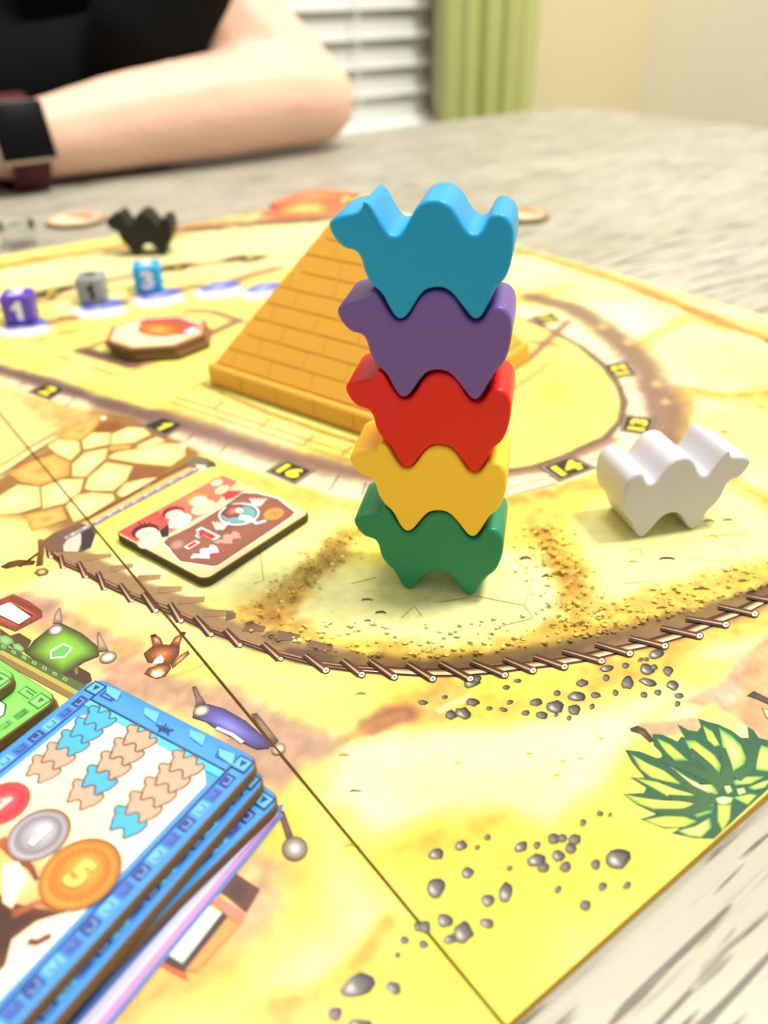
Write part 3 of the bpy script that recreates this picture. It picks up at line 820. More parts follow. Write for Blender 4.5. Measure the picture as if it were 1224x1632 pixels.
Yl, Lm, Cr, Gr = (255, 246, 92), (236, 248, 108), (250, 252, 176), (120, 196, 90)
GE = (72, 148, 70)
leaf([(130, 610), (250, 680), (390, 740), (470, 800), (540, 855), (420, 835), (290, 800), (200, 730)], (170, 190, 70), Yl)
leaf([(440, 705), (560, 790), (700, 860), (790, 850), (830, 930), (700, 950), (600, 900), (520, 820)], (130, 180, 90), (246, 252, 140), Cr)
leaf([(150, 800), (330, 830), (480, 890), (620, 930), (700, 955), (560, 962), (420, 950), (300, 880)], (180, 200, 70), Yl, (254, 252, 140))
leaf([(60, 930), (200, 960), (400, 985), (600, 985), (745, 965), (690, 1040), (500, 1065), (330, 1060), (180, 1010)], (196, 206, 70), Yl, (255, 250, 120))
leaf([(230, 1135), (400, 1105), (560, 1110), (660, 1150), (560, 1195), (400, 1200), (300, 1170)], (180, 196, 70), Yl)
leaf([(500, 1225), (640, 1190), (760, 1120), (770, 1200), (690, 1280), (580, 1265)], (170, 190, 70), (250, 246, 130))
leaf([(540, 1070), (680, 1060), (790, 1000), (780, 1080), (660, 1120)], (70, 140, 70), (150, 206, 90))
leaf([(330, 480), (440, 530), (520, 600), (590, 665), (480, 665), (420, 610), (370, 550)], (90, 160, 70), (226, 240, 88), (190, 226, 90))
leaf([(560, 500), (640, 500), (720, 560), (800, 620), (850, 700), (830, 790), (720, 700), (620, 630)], (110, 180, 80), (240, 248, 92), Yl)
leaf([(700, 380), (780, 430), (840, 540), (800, 555), (740, 500)], (140, 196, 80), (232, 244, 96))
leaf([(830, 400), (930, 460), (1010, 540), (1050, 640), (1030, 720), (930, 780), (920, 680), (860, 560)], (100, 180, 86), (222, 242, 110), Cr)
leaf([(1170, 540), (1230, 560), (1280, 760), (1130, 740), (1115, 680)], (150, 200, 90), (240, 250, 120))
leaf([(930, 830), (1060, 790), (1200, 790), (1090, 850), (960, 862)], (110, 170, 80), (196, 226, 100))
leaf([(1060, 880), (1180, 830), (1260, 810), (1200, 880), (1110, 900)], (120, 180, 84), (214, 238, 110))
leaf([(870, 870), (920, 860), (940, 910), (900, 930)], (220, 230, 110), Cr)
leaf([(970, 890), (1030, 880), (1050, 920), (990, 940)], (220, 230, 110), Cr)
leaf([(940, 960), (1080, 930), (1140, 940), (1060, 1020)], (120, 180, 80), (220, 240, 90))
leaf([(820, 1010), (930, 1010), (920, 1130), (860, 1230), (820, 1150)], (150, 190, 70), (240, 248, 90))
leaf([(805, 965), (860, 950), (945, 960), (930, 1000), (860, 1015), (815, 1000)], (236, 240, 130), Cr)
leaf([(1175, 240), (1230, 260), (1280, 320), (1215, 330)], (34, 92, 62), (230, 240, 170))
for a in ([(360, 650), (560, 720), (760, 800), (860, 880)], [(600, 570), (740, 700), (860, 860)], [(860, 560), (900, 700), (900, 850)], [(1130, 560), (1090, 700), (960, 800)], [(450, 740), (600, 880), (720, 950)], [(430, 955), (620, 975), (800, 960)], [(330, 1070), (560, 1080), (760, 1010)]):
    pr.line(K(a), 1.0, (44, 92, 58), 2.0, (60, 104, 60))
pr.blob(K([(120, 405), (180, 385), (240, 410), (290, 470), (315, 505), (280, 520), (210, 450), (130, 430)]), (50, 44, 24), (86, 62, 30), (150, 110, 50))
pr.blob(K([(1055, 145), (1110, 108), (1224, 165), (1300, 200), (1300, 250), (1224, 212), (1120, 165)]), (56, 46, 34), (92, 74, 56))
place_print(pr, 'printed_succulent', PANR)

# ---- number plates of the track
def plate(panel, s, quad, o, x, y, bold=.05, m=(.14, .16)):
    pr = Print(Z2)
    c = np.mean(np.array(quad), 0)
    sc = lambda k: [tuple(c + (np.array(q) - c) * k) for q in quad]
    pr.poly(sc(1.06), (84, 58, 52)); pr.poly(sc(.98), (166, 142, 128)); pr.poly(sc(.86), (52, 40, 34))
    e = lambda p: tuple(c + (np.array(p) - c) * .92)
    text_quad(pr, s, e(o), e(x), e(y), (252, 238, 60), m, bold)
    place_print(pr, 'printed_number_plate', panel)
q = crop(300, 580, 3.825, [(475, 655), (600, 580), (770, 650), (650, 730)]); plate(PANR, '16', q, q[0], q[3], q[1])
q = crop(780, 640, 4.08, [(330, 425), (530, 348), (690, 430), (455, 518)]); plate(PANR, '14', q, q[3], q[2], q[0])
q = crop(780, 640, 4.08, [(880, 88), (1080, 110), (1035, 216), (852, 190)]); plate(PANR, '13', q, q[2], q[1], q[3])
q = crop(820, 400, 4.08, [(565, 745), (725, 715), (795, 805), (640, 830)]); plate(PANR, '12', q, q[2], q[1], q[3])
q = crop(820, 400, 4.08, [(105, 435), (235, 398), (300, 450), (185, 485)]); plate(PANR, '11', q, q[2], q[1], q[3])
q = crop(0, 640, 3.825, [(855, 148), (990, 88), (1140, 138), (1010, 212)]); plate(PANR, '1', q, q[0], q[3], q[1], m=(.36, .16))
q = crop(0, 420, 4.08, [(180, 835), (310, 770), (440, 812), (322, 885)]); plate(PANR, '2', q, q[0], q[3], q[1], m=(.25, .14))
q = [(54, 470), (78, 461), (104, 465), (80, 476)]; plate(PANR, '7', q, q[3], q[0], q[2], m=(.25, .14))
q = [(266, 431), (284, 424), (300, 428), (284, 434)]; plate(PANR, '8', q, q[3], q[0], q[2], m=(.25, .14))
q = [(382, 416), (398, 410), (414, 413), (398, 420)]; plate(PANR, '9', q, q[3], q[0], q[2], m=(.25, .14))
# plank joints between the plates
for a, b in (((365, 706), (347, 725)), ((220, 650), (196, 666)), ((540, 758), (524, 782)), ((583, 770), (576, 790)), ((40, 607), (26, 622)), ((120, 634), (102, 650)), ((310, 690), (296, 704))):
    pr = Print(Z1); pr.line([a, b], .7, (140, 104, 84), .5, (190, 150, 110)); place_print(pr, 'printed_plank_joint', PANR)
for a, b in (((808, 777), (890, 757)), ((812, 790), (888, 770)), ((940, 735), (960, 728)), ((960, 716), (1000, 722)), ((960, 655), (1010, 660)), ((975, 612), (1025, 622))):
    pr = Print(Z1); pr.line([a, b], .6, (206, 176, 130), .6, (150, 116, 90)); place_print(pr, 'printed_plank_joint', PANR)

# ---- flagstones of the yard, one print per stone
K = lambda p: crop(0, 640, 3.825, p)
stones = [([(350, 210), (470, 140), (600, 85), (605, 130), (560, 180), (500, 235), (410, 240)], 1), ([(290, 270), (350, 230), (480, 240), (490, 300), (430, 360), (340, 315)], 0), ([(500, 240), (560, 190), (675, 190), (665, 260), (510, 295)], 0), ([(680, 200), (780, 155), (880, 160), (920, 200), (820, 250), (675, 262)], 0), ([(440, 380), (520, 310), (655, 285), (645, 345), (520, 460), (440, 455)], 0), ([(655, 345), (700, 310), (830, 290), (1000, 255), (1130, 260), (1130, 330), (1040, 395), (830, 375)], 0), ([(515, 530), (540, 460), (650, 370), (810, 395), (770, 480), (690, 545), (560, 545)], 0), ([(710, 560), (760, 500), (880, 470), (980, 460), (900, 520), (740, 585)], 0), ([(250, 520), (380, 475), (510, 470), (490, 550), (400, 620), (260, 655)], 0), ([(400, 640), (470, 570), (560, 555), (690, 565), (700, 600), (540, 700), (450, 735)], 0), ([(20, 560), (110, 505), (240, 520), (250, 640), (120, 680), (0, 690), (-60, 620)], 0), ([(150, 690), (380, 640), (410, 715), (300, 760), (190, 790)], 1), ([(50, 440), (180, 370), (330, 320), (430, 370), (420, 450), (240, 515), (120, 490)], 1), ([(830, 285), (850, 260), (960, 215), (1010, 240), (900, 280)], 0), ([(660, 300), (670, 270), (800, 262), (790, 290)], 1)]
pst = Print(Z1)
for pts, warm in stones:
    e, m_, h = ((206, 150, 70), (238, 190, 100), (214, 150, 70)) if warm else ((236, 208, 126), (255, 246, 160), (255, 252, 184))
    pst.blob(K(pts), e, m_, h, steps=(1, .86, .5, 0))
pst.poly(K([(580, 180), (620, 130), (700, 125), (765, 145), (690, 180)]), (150, 88, 44))
pst.poly(K([(785, 470), (820, 395), (1020, 405), (960, 455)]), (150, 92, 56))
pst.line(K([(0, 440), (180, 310), (340, 210)]), 1.6, (246, 226, 160)); pst.line(K([(0, 395), (180, 275), (340, 195)]), .5, (150, 104, 60)); pst.line(K([(-10, 455), (200, 318), (290, 270)]), .5, (110, 72, 40))
pst.line(K([(530, 715), (720, 610), (980, 460), (1170, 370)]), 1.0, (134, 78, 40))
pst.line(K([(540, 740), (760, 620), (1000, 490), (1180, 400)]), 1.6, (238, 196, 120))
pst.poly(K([(240, 860), (330, 800), (480, 740), (560, 760), (590, 800), (540, 880), (490, 917), (300, 917)]), (122, 88, 72))
pst.poly(K([(385, 880), (440, 800), (490, 790), (500, 850), (475, 917), (390, 915)]), (214, 206, 190))
pst.poly(K([(495, 800), (560, 770), (580, 820), (555, 890), (495, 915)]), (64, 48, 54))
pst.poly(K([(1140, 400), (1160, 350), (1224, 335), (1280, 350), (1300, 390), (1240, 420)]), (126, 112, 96)); pst.poly(K([(1195, 385), (1250, 390), (1270, 420), (1210, 430)]), (250, 240, 206))
pst.poly(K([(1260, 370), (1300, 360), (1325, 395), (1280, 400)]), (84, 74, 70))
pst.poly(K([(1090, 270), (1110, 258), (1140, 270), (1120, 290)]), (255, 250, 220)); pst.poly(K([(608, 100), (630, 88), (652, 100), (628, 118)]), (255, 246, 210))
# chain across the start line
n = 22
for k in range(n):
    a = (104 + (318 - 104) * k / n, 858 + (745 - 858) * k / n); b = (104 + (318 - 104) * (k + .8) / n, 858 + (745 - 858) * (k + .8) / n)
    if k == 0: pst.line([(a[0], a[1] + 1), (318, 746)], 1.5, (120, 116, 126))
    pst.line([(a[0], a[1]), (b[0], b[1])], .9, (240, 240, 246) if k % 2 else (196, 194, 206))
    pst.line([(a[0] + 2, a[1] - 1.6), (b[0], b[1] + .8)], .35, (60, 56, 66))
place_print(pst, 'printed_start_yard', PANR)

# ---- little person seen from above, tents, crates (simple painted shapes)
pr = Print(Z2)
K = lambda p: crop(200, 980, 4.708, p)
dkb, mb, lb = (84, 40, 18), (176, 96, 46), (250, 214, 160)
pr.blob(K([(185, 150), (225, 145), (265, 175), (290, 235), (205, 240)]), dkb, mb, lb); pr.blob(K([(440, 130), (425, 170), (405, 235), (330, 225), (370, 165)]), dkb, mb, lb)
pr.blob(K([(200, 235), (300, 220), (410, 235), (400, 300), (345, 370), (250, 370), (165, 355), (135, 290)]), dkb, mb, (226, 150, 90))
pr.poly(K([(220, 335), (265, 300), (290, 330), (280, 360), (200, 370)]), (255, 244, 220))
pr.blob(K([(340, 375), (400, 310), (470, 265), (482, 292), (420, 345), (355, 400)]), dkb, (206, 130, 70), lb)
pr.blob(K([(140, 440), (170, 400), (250, 370), (330, 370), (345, 395), (300, 460), (230, 480), (180, 460)]), dkb, (190, 120, 60), (255, 236, 200))
pr.blob(K([(185, 450), (200, 415), (260, 405), (300, 430), (270, 465), (220, 475)]), (206, 150, 90), (255, 246, 226))
pr.line(K([(195, 160), (230, 150)]), .8, (40, 20, 10)); pr.line(K([(425, 150), (442, 128)]), .9, (40, 20, 10))
K = lambda p: crop(0, 900, 6.12, p)
pr.blob(K([(0, 20), (60, 40), (180, 10), (330, 0), (350, -40), (190, -50), (90, -30)]), (60, 34, 12), (110, 66, 26))
pr.line(K([(190, 20), (340, -90), (385, -120)]), .8, dkb); pr.line(K([(385, 10), (400, -150), (390, -250)]), 1.5, (100, 60, 24), 1.1, (150, 96, 40))
pr.blob(K([(330, 80), (370, 40), (440, 30), (480, 60), (460, 95), (380, 115)]), dkb, (200, 150, 90), (255, 250, 236))
# red crate
pr.blob(K([(0, 340), (130, 288), (290, 360), (410, 450), (415, 510), (150, 652), (0, 590), (-60, 560), (-60, 380)]), (130, 52, 40), (214, 104, 74))
pr.poly(K([(-60, 400), (90, 360), (330, 495), (200, 600), (-60, 480)]), (80, 56, 44)); pr.poly(K([(-60, 420), (95, 368), (300, 508), (185, 580), (-60, 460)]), (246, 250, 246))
pr.poly(K([(110, 300), (380, 440), (390, 500), (90, 350)]), (136, 58, 46))
# green tent
pr.poly(K([(0, 620), (100, 690), (190, 665), (310, 740), (250, 850), (150, 830), (0, 720)]), (92, 66, 50))
for a in ([(-20, 690), (60, 690), (120, 720), (140, 760), (60, 800), (-20, 760)], [(120, 770), (190, 770), (240, 820), (220, 860), (130, 820)]): pr.blob(K(a), (96, 150, 84), (150, 200, 120))
pr.poly(K([(600, 1050), (740, 980), (880, 1060), (900, 1130), (820, 1180)]), (80, 56, 42)); pr.poly(K([(720, 1000), (750, 985), (765, 1060), (735, 1075)]), (150, 110, 70))
pr.blob(K([(520, 590), (620, 580), (800, 670), (960, 800), (970, 890), (820, 950), (720, 1020), (600, 1090), (420, 980), (240, 860), (330, 740)]), (64, 54, 36), (128, 190, 62), (150, 214, 84), steps=(1, .78, .5, 0))
pr.poly(K([(620, 765), (710, 812), (635, 905), (490, 920), (490, 838)]), (250, 252, 240)); pr.poly(K([(615, 782), (690, 815), (628, 892), (506, 905), (506, 850)]), (110, 190, 92))
for b, t in (([(515, 578), (540, 470), (580, 420), (592, 420), (608, 575)], 0), ([(960, 850), (945, 700), (955, 655), (975, 665), (1062, 840)], 0)): pr.blob(K(b), (104, 80, 66), (190, 164, 146))
for e in ((545, 640, 78, 50, -18), (1055, 905, 88, 54, -18)):
    c_, d_, rx, ry, an = e
    pr.blob(K(pr.ellipse(c_, d_, rx, ry, an, 16)), (92, 76, 62), (214, 204, 190), (255, 255, 255), steps=(1, .8, .5, 0))
pr.poly(K([(0, 760), (860, 1190), (800, 1290), (0, 850)]), (86, 108, 56)); pr.poly(K([(0, 840), (790, 1270), (740, 1340), (0, 940)]), (146, 124, 66)); pr.line(K([(0, 848), (780, 1268)]), .9, (190, 178, 90))
for k in range(7):
    x, y = 20 + 100 * k, 800 + 53 * k
    pr.poly(K([(x, y - 22), (x + 42, y - 2), (x + 30, y + 26), (x - 12, y + 6)]), (150, 190, 110)); pr.poly(K([(x + 8, y - 6), (x + 26, y + 2), (x + 20, y + 12), (x + 2, y + 4)]), (74, 100, 56))
# purple tent
K = lambda p: crop(200, 980, 4.708, p)
pr.blob(K([(500, 540), (530, 538), (560, 600), (605, 665), (520, 700), (530, 640)]), (84, 58, 54), (140, 108, 96))
pr.blob(K([(500, 770), (540, 690), (620, 670), (740, 705), (900, 795), (1090, 960), (1080, 1000), (990, 1010), (860, 950), (700, 870), (600, 800)]), (60, 46, 84), (104, 96, 184), (140, 146, 236), steps=(1, .8, .5, 0))
pr.line(K([(680, 850), (800, 900), (880, 960)]), .7, (206, 214, 255))
pr.blob(K([(945, 745), (985, 738), (1060, 830), (1150, 945), (1095, 990), (1030, 900)]), (76, 54, 44), (150, 120, 96))
pr.blob(K(pr.ellipse(570, 722, 66, 42, -15, 16)), (110, 90, 70), (226, 220, 200), (255, 255, 255)); pr.blob(K(pr.ellipse(1150, 1008, 58, 42, -25, 16)), (130, 100, 80), (214, 196, 170), (255, 250, 250))
# peg with a round head, crate at the bottom, lilac edge of the mat
K = lambda p: crop(200, 1232, 3.06, p)
pr.blob(K([(740, 170), (775, 190), (820, 310), (790, 340)]), (64, 36, 30), (110, 76, 60))
pr.blob(K(pr.ellipse(826, 370, 64, 60, 0, 20)), (74, 56, 44), (170, 160, 140), (250, 250, 248), steps=(1, .82, .45, 0))
pr.poly(K([(455, 570), (530, 485), (655, 568), (592, 680)]), (98, 46, 36)); pr.poly(K([(500, 580), (545, 520), (600, 560), (560, 640)]), (72, 40, 34))
pr.poly(K([(410, 615), (440, 598), (592, 688), (560, 745), (500, 700)]), (236, 134, 108))
pr.poly(K([(170, 915), (380, 640), (500, 700), (290, 970)]), (60, 44, 38)); pr.poly(K([(395, 645), (470, 685), (278, 930), (208, 888)]), (226, 240, 220))
pr.poly(K([(500, 705), (555, 745), (350, 965), (290, 970)]), (242, 156, 76)); pr.poly(K([(165, 915), (300, 985), (310, 1015), (150, 930)]), (214, 96, 60))
pr.poly([(452, 1282), (446, 1300), (180, 1632), (100, 1720), (-40, 1720), (150, 1560), (300, 1420), (420, 1290)], (84, 120, 190))
pr.line([(438, 1294), (300, 1452), (160, 1612), (80, 1700)], 2.0, (220, 224, 255)); pr.line([(444, 1297), (310, 1455), (172, 1620), (95, 1710)], 1.0, (206, 150, 206)); pr.line([(449, 1298), (315, 1462), (180, 1626), (105, 1715)], .7, (100, 126, 200))
place_print(pr, 'printed_camp', PANL)
box('fold_seam', -0.00019, 0.00019, BY0 - (BY0 + BY1) / 2, BY1 - (BY0 + BY1) / 2, 0.001, ZB - ZT + 0.00024, plain('seam_shadow_brown', (92, 66, 14), 0.8, 0.2), board)

# ================================================================== camels
raw = [[-7.6, 19.23], [-6.62, 18.63], [-5.49, 16.76], [-4.34, 15.04], [-3.51, 14.16], [-2.67, 14.03], [-1.82, 14.38], [-0.98, 15.46], [0.5, 18.34], [2.13, 19.55], [4.07, 19.82], [6.03, 19.1], [7.37, 17.43], [8.74, 15.43], [9.91, 14.68], [10.88, 14.87], [11.64, 15.83], [12.21, 17.25], [13.13, 17.9], [14.41, 17.84], [15.57, 17.04], [16.3, 15.66], [16.5, 13.78], [16.54, 12.18], [16.23, 9.57], [15.4, 7.22], [14.14, 5.98], [13.26, 3.72], [12.35, 1.59], [11.55, 0.56], [10.52, 0.5], [9.63, 1.27], [7.83, 3.47], [6.42, 4.96], [5.04, 5.52], [3.32, 5.34], [1.95, 4.59], [0.58, 2.42], [-0.65, 0.4], [-1.72, -0.3], [-2.78, 0.04], [-3.83, 1.5], [-5.04, 3.92], [-6.08, 4.75], [-7.28, 6.09], [-8.11, 7.61], [-8.58, 9.63], [-9.23, 10.78], [-10.09, 11.15], [-11.47, 11.37], [-12.8, 12.65], [-13.6, 13.95], [-13.89, 15.08], [-13.32, 16.07], [-11.91, 16.91], [-9.17, 17.46], [-8.31, 17.95], [-7.94, 19.06]]
def camel_outline(sub=3):
    p = np.array(raw) - np.array([4.66, 0])
    a = R_(-3.4)
    p = p @ np.array([[math.cos(a), math.sin(a)], [-math.sin(a), math.cos(a)]])
    p[:, 1] -= p[:, 1].min()
    out = []
    n = len(p)
    for i in range(n):
        p0, p1, p2, p3 = p[i - 1], p[i], p[(i + 1) % n], p[(i + 2) % n]
        for k in range(sub):
            t = k / sub
            out.append(0.5 * ((2 * p1) + (-p0 + p2) * t + (2 * p0 - 5 * p1 + 4 * p2 - p3) * t * t + (-p0 + 3 * p1 - 3 * p2 + p3) * t ** 3))
    return np.array(out) / 1000.0
CO = camel_outline()
# rounding off tiny irregularities
for _ in range(2):
    CO = (np.roll(CO, 1, 0) + 2 * CO + np.roll(CO, -1, 0)) / 4
CO[:, 1] -= CO[:, 1].min()
# the underside follows the back of the camel below: cut the body where it would bite
def camel_mesh(name, flip=False, depth=0.0142, r=0.0008, clear=0.0):
    p = CO.copy()
    if flip: p[:, 0] *= -1; p = p[::-1]
    n = len(p)
    t = np.roll(p, -1, 0) - np.roll(p, 1, 0)
    t /= np.linalg.norm(t, axis=1)[:, None]
    area2 = np.sum(p[:, 0] * np.roll(p[:, 1], -1) - np.roll(p[:, 0], -1) * p[:, 1])
    nrm = np.stack([-t[:, 1], t[:, 0]], 1) * (1 if area2 > 0 else -1)      # inward
    di = np.minimum(np.arange(n), n - np.arange(n)) if not flip else np.minimum(np.abs(np.arange(n) - (n - 1)), np.arange(n) + 1)
    loc_ = (0.28 + 0.72 * sstep(1.0, 12.0, di))[:, None]        # tighter rounding at the ear tip
    rings = []
    K = 5
    for k in range(K):
        a = k / (K - 1) * math.pi / 2
        rings.append((r * (1 - math.sin(a)), r * (1 - math.cos(a))))
    prof = rings + [(ins, depth - d) for ins, d in reversed(rings)]
    v, f = [], []
    for ins, d in prof:
        q = p + nrm * (ins * loc_ + clear)
        for x in q: v.append((x[0], d, x[1]))
    m = len(prof)
    for k in range(m - 1):
        for i in range(n):
            j = (i + 1) % n
            f.append((k * n + i, k * n + j, (k + 1) * n + j, (k + 1) * n + i))
    f.append(tuple(range(n))[::-1]); f.append(tuple((m - 1) * n + i for i in range(n)))
    me = mesh(name, v, f)
    bm = bmesh.new(); bm.from_mesh(me)
    bmesh.ops.triangulate(bm, faces=[q for q in bm.faces if len(q.verts) > 4])
    bmesh.ops.recalc_face_normals(bm, faces=bm.faces)
    for q in bm.faces:
        ys = [v_.co.y for v_ in q.verts]
        q.smooth = max(ys) - min(ys) > 1e-7
    bm.to_mesh(me); bm.free()
    return me
def plastic(name, rgb, rough=0.38):
    return plain(name, rgb, rough, 0.38, 0.02, 150, bump=0.02, k=0.95)
L0 = P(653.6, 941); L1 = P(745, 950.7)
uu = (L1 - L0)[:2]; uu /= np.linalg.norm(uu)
yaw = math.atan2(uu[1], uu[0])
specs = [('green', (30, 136, 94), 5.99, 0.0, 0.0, 'bottom green camel of the stack, standing on the board under the yellow one'),
         ('yellow', (255, 205, 58), 5.89, 14.58, -0.9, 'yellow camel in the stack between the red and the green camel'),
         ('red', (224, 18, 8), 5.77, 29.16, -1.3, 'red camel in the middle of the stack of five'),
         ('purple', (112, 80, 158), 5.15, 43.76, -2.2, 'purple camel in the stack just under the light blue one'),
         ('blue', (0, 150, 204), 4.70, 58.42, -3.2, 'light blue camel on top of the stack of five')]
cl = 0.00010
for nm, rgb, s, zz, roll, lab in specs:
    me = camel_mesh('camel', clear=cl)
    o = link('camel', me, plastic(nm + '_plastic', rgb))
    x, y = L0[0] + uu[0] * s / 1000, L0[1] + uu[1] * s / 1000
    o.location = (x, y, ZB - cl + 0.00008 + zz / 1000)
    o.rotation_euler = (0, R_(roll), yaw)
    tag(o, lab, 'camel', 'camel race pieces')
def lone(nm, rgb, pa, pb, flip, lab, rough=.38):
    a, b = P(*pa), P(*pb)
    d = (b - a)[:2]
    o = link('camel', camel_mesh('camel', flip), plastic(nm + '_plastic', rgb, rough))
    c = (a + b) / 2
    o.location = (c[0], c[1], ZB + 0.00022)
    o.rotation_euler = (0, 0, math.atan2(d[1], d[0]))
    tag(o, lab, 'camel', 'camel race pieces')
    return o
lone('white', (196, 194, 201), (1020, 859), (1107, 845), True, 'white camel standing alone at the right of the stack, facing right')
lone('black', (14, 14, 13), (213, 409), (262, 408), False, 'black camel at the far left of the board, behind the dice', .5)

# ================================================================== pyramid
PYM = plain('amber_plastic', (248, 184, 62), 0.42, 0.5, 0.05, 60, k=.74)
Lp = P(332, 612)
e = (P(590, 699) - Lp)[:2]; e /= np.linalg.norm(e); pn = np.array([-e[1], e[0]])
SD, BH, AH, TH = 0.075, 0.0066, 0.0605, 0.0535
cen = Lp[:2] + e * SD / 2 + pn * SD / 2
pyr = tag(empty('pyramid', (cen[0], cen[1], ZB + 0.0002), math.atan2(e[1], e[0])), 'amber plastic dice pyramid with moulded brick courses behind the camel stack', 'pyramid')
h = SD / 2
def hw_at(z): return (h - 0.0016) * (AH - z) / (AH - BH)
# core: a vertical plinth, a sloping body and a flat cap
def frustum(h0, h1, z0, z1):
    v = [(-h0, -h0, z0), (h0, -h0, z0), (h0, h0, z0), (-h0, h0, z0), (-h1, -h1, z1), (h1, -h1, z1), (h1, h1, z1), (-h1, h1, z1)]
    return v, box_vf(0, 1, 0, 1, 0, 1)[1]
me = mesh('plinth', *frustum(h - 0.0003, h - 0.0003, 0, BH)); bevel_mesh(me, 0.0006, 2); link('plinth', me, PYM, pyr)
b0 = hw_at(BH) - 0.0003
me = mesh('body', *frustum(b0, hw_at(TH) - 0.0003, BH - 0.0002, TH)); bevel_mesh(me, 0.0004, 1); link('body', me, PYM, pyr)
me = mesh('cap', *frustum(hw_at(TH) + 0.0004, hw_at(TH) - 0.0004, TH - 0.0006, TH + 0.0008)); bevel_mesh(me, 0.0003, 1); link('cap', me, PYM, pyr)
rb = random.Random(3)
def brick(face, quad, nrm_, lift_=0.00035, inset=0.00022):
    q = [Vector(x) for x in quad]; c = sum(q, Vector()) / 4
    n = Vector(nrm_)
    v = [tuple(x - n * 0.0003) for x in q]
    top = []
    for i in range(4):
        a = (q[(i + 1) % 4] - q[i]); b = (q[i - 1] - q[i])
        la, lb_ = max(a.length, 1e-6), max(b.length, 1e-6)
        top.append(tuple(q[i] + a / la * min(inset, la * .4) + b / lb_ * min(inset, lb_ * .4) + n * lift_))
    v += top
    f = [(4, 5, 6, 7)] + [(i, (i + 1) % 4, 4 + (i + 1) % 4, 4 + i) for i in range(4)]
    rot = Matrix.Rotation(face * math.pi / 2, 3, 'Z')
    me = mesh('brick', [tuple(rot @ Vector(x)) for x in v], f)
    link('brick', me, PYM, pyr)
NC = 10
for face in range(4):
    # vertical plinth blocks
    nb = 5
    xs = [-h + 0.0005 + (SD - 0.001) * k / nb for k in range(nb + 1)]
    for k in range(nb):
        brick(face, [(xs[k] + .00012, -h + .0003, 0.0006), (xs[k + 1] - .00012, -h + .0003, 0.0006), (xs[k + 1] - .00012, -h + .0003, BH - 0.0005), (xs[k] + .00012, -h + .0003, BH - 0.0005)], (0, -1, 0), 0.00022, 0.00016)
    sl = Vector((0, -(AH - BH), -(h - 0.0016))).normalized()        # placeholder
    nv = Vector((0, -(AH - BH), (h - 0.0016))).normalized()
    for c_ in range(NC):
        z0 = BH + 0.0003 + (TH - 0.0008 - BH) * c_ / NC + 0.0001
        z1 = BH + 0.0003 + (TH - 0.0008 - BH) * (c_ + 1) / NC - 0.0001
        w0, w1 = hw_at(z0) - 0.0004, hw_at(z1) - 0.0004
        x = -h + (0.004 if c_ % 2 else 0.011) + rb.uniform(-.002, .002) - 0.0165
        while x < w0:
            L = 0.0160 + rb.uniform(-.0025, .0025)
            a0, a1 = x + .0001, x + L - .0001
            q = [(max(a0, -w0), -hw_at(z0) + .0003, z0), (min(a1, w0), -hw_at(z0) + .0003, z0), (min(a1, w1), -hw_at(z1) + .0003, z1), (max(a0, -w1), -hw_at(z1) + .0003, z1)]
            if q[1][0] - q[0][0] > 0.0012 and q[2][0] - q[3][0] > 0.0006:
                brick(face, q, nv, 0.00022)
            x += L

# ================================================================== dice
def die(px_l, px_r, size, rgb, lab, marks, rz=0.0, ink=(245, 245, 250)):
    a, b = P(*px_l), P(*px_r)
    d = (b - a)[:2]; yawd = math.atan2(d[1], d[0])
    root = tag(empty('die', tuple((np.array((a + b) / 2)[:2] + np.array([-d[1], d[0]]) / np.linalg.norm(d) * size / 2)) + (ZB + 0.0002,), yawd), lab, 'die', 'dice on their resting spots')
    me = mesh('body', *box_vf(-size / 2, size / 2, -size / 2, size / 2, 0, size))
    bevel_mesh(me, size * .11, 3)
    link('body', me, plain('die_body', rgb, .35, .5, .03, 200, k=.8), root, True)
    for face, s, sc, col in marks:
        v, f = text_shape(s, .05)
        w = size * (.30 if s == '1' else .36) * sc; hgt = size * .56 * sc
        vv = []
        for q in v:
            x, y = (q[0] - .5) * w, (q[1] - .5) * hgt
            if face == 'front': vv.append((x, -size / 2 - .00012, size / 2 + y))
            elif face == 'left': vv.append((-size / 2 - .00012, -x, size / 2 + y))
            elif face == 'right': vv.append((size / 2 + .00012, x, size / 2 + y))
            else: vv.append((x, y, size + .00012))
        link('printed_number', mesh('printed_number', vv, f), plain('die_ink', col, .5), root)
    return root
wh = (250, 250, 255)
die((12, 521), (54, 518), 0.0112, (92, 60, 190), 'purple die showing a white number one, at the left edge of the board', [('front', '1', 1.15, wh), ('left', '2', 1.1, (206, 166, 110)), ('top', '3', 1.3, wh)])
die((130, 488), (166, 486), 0.0108, (150, 156, 158), 'grey die between the purple and the light blue die', [('front', '1', 1.0, (30, 30, 30)), ('left', '2', 1.0, (70, 70, 70)), ('top', '3', 1.15, (90, 94, 96))])
die((218, 470), (259, 467), 0.0112, (0, 168, 232), 'light blue die showing a white number three, in front of the black camel', [('front', '3', 1.25, wh), ('left', '1', 1.0, (140, 170, 190)), ('top', '2', 1.3, wh)])

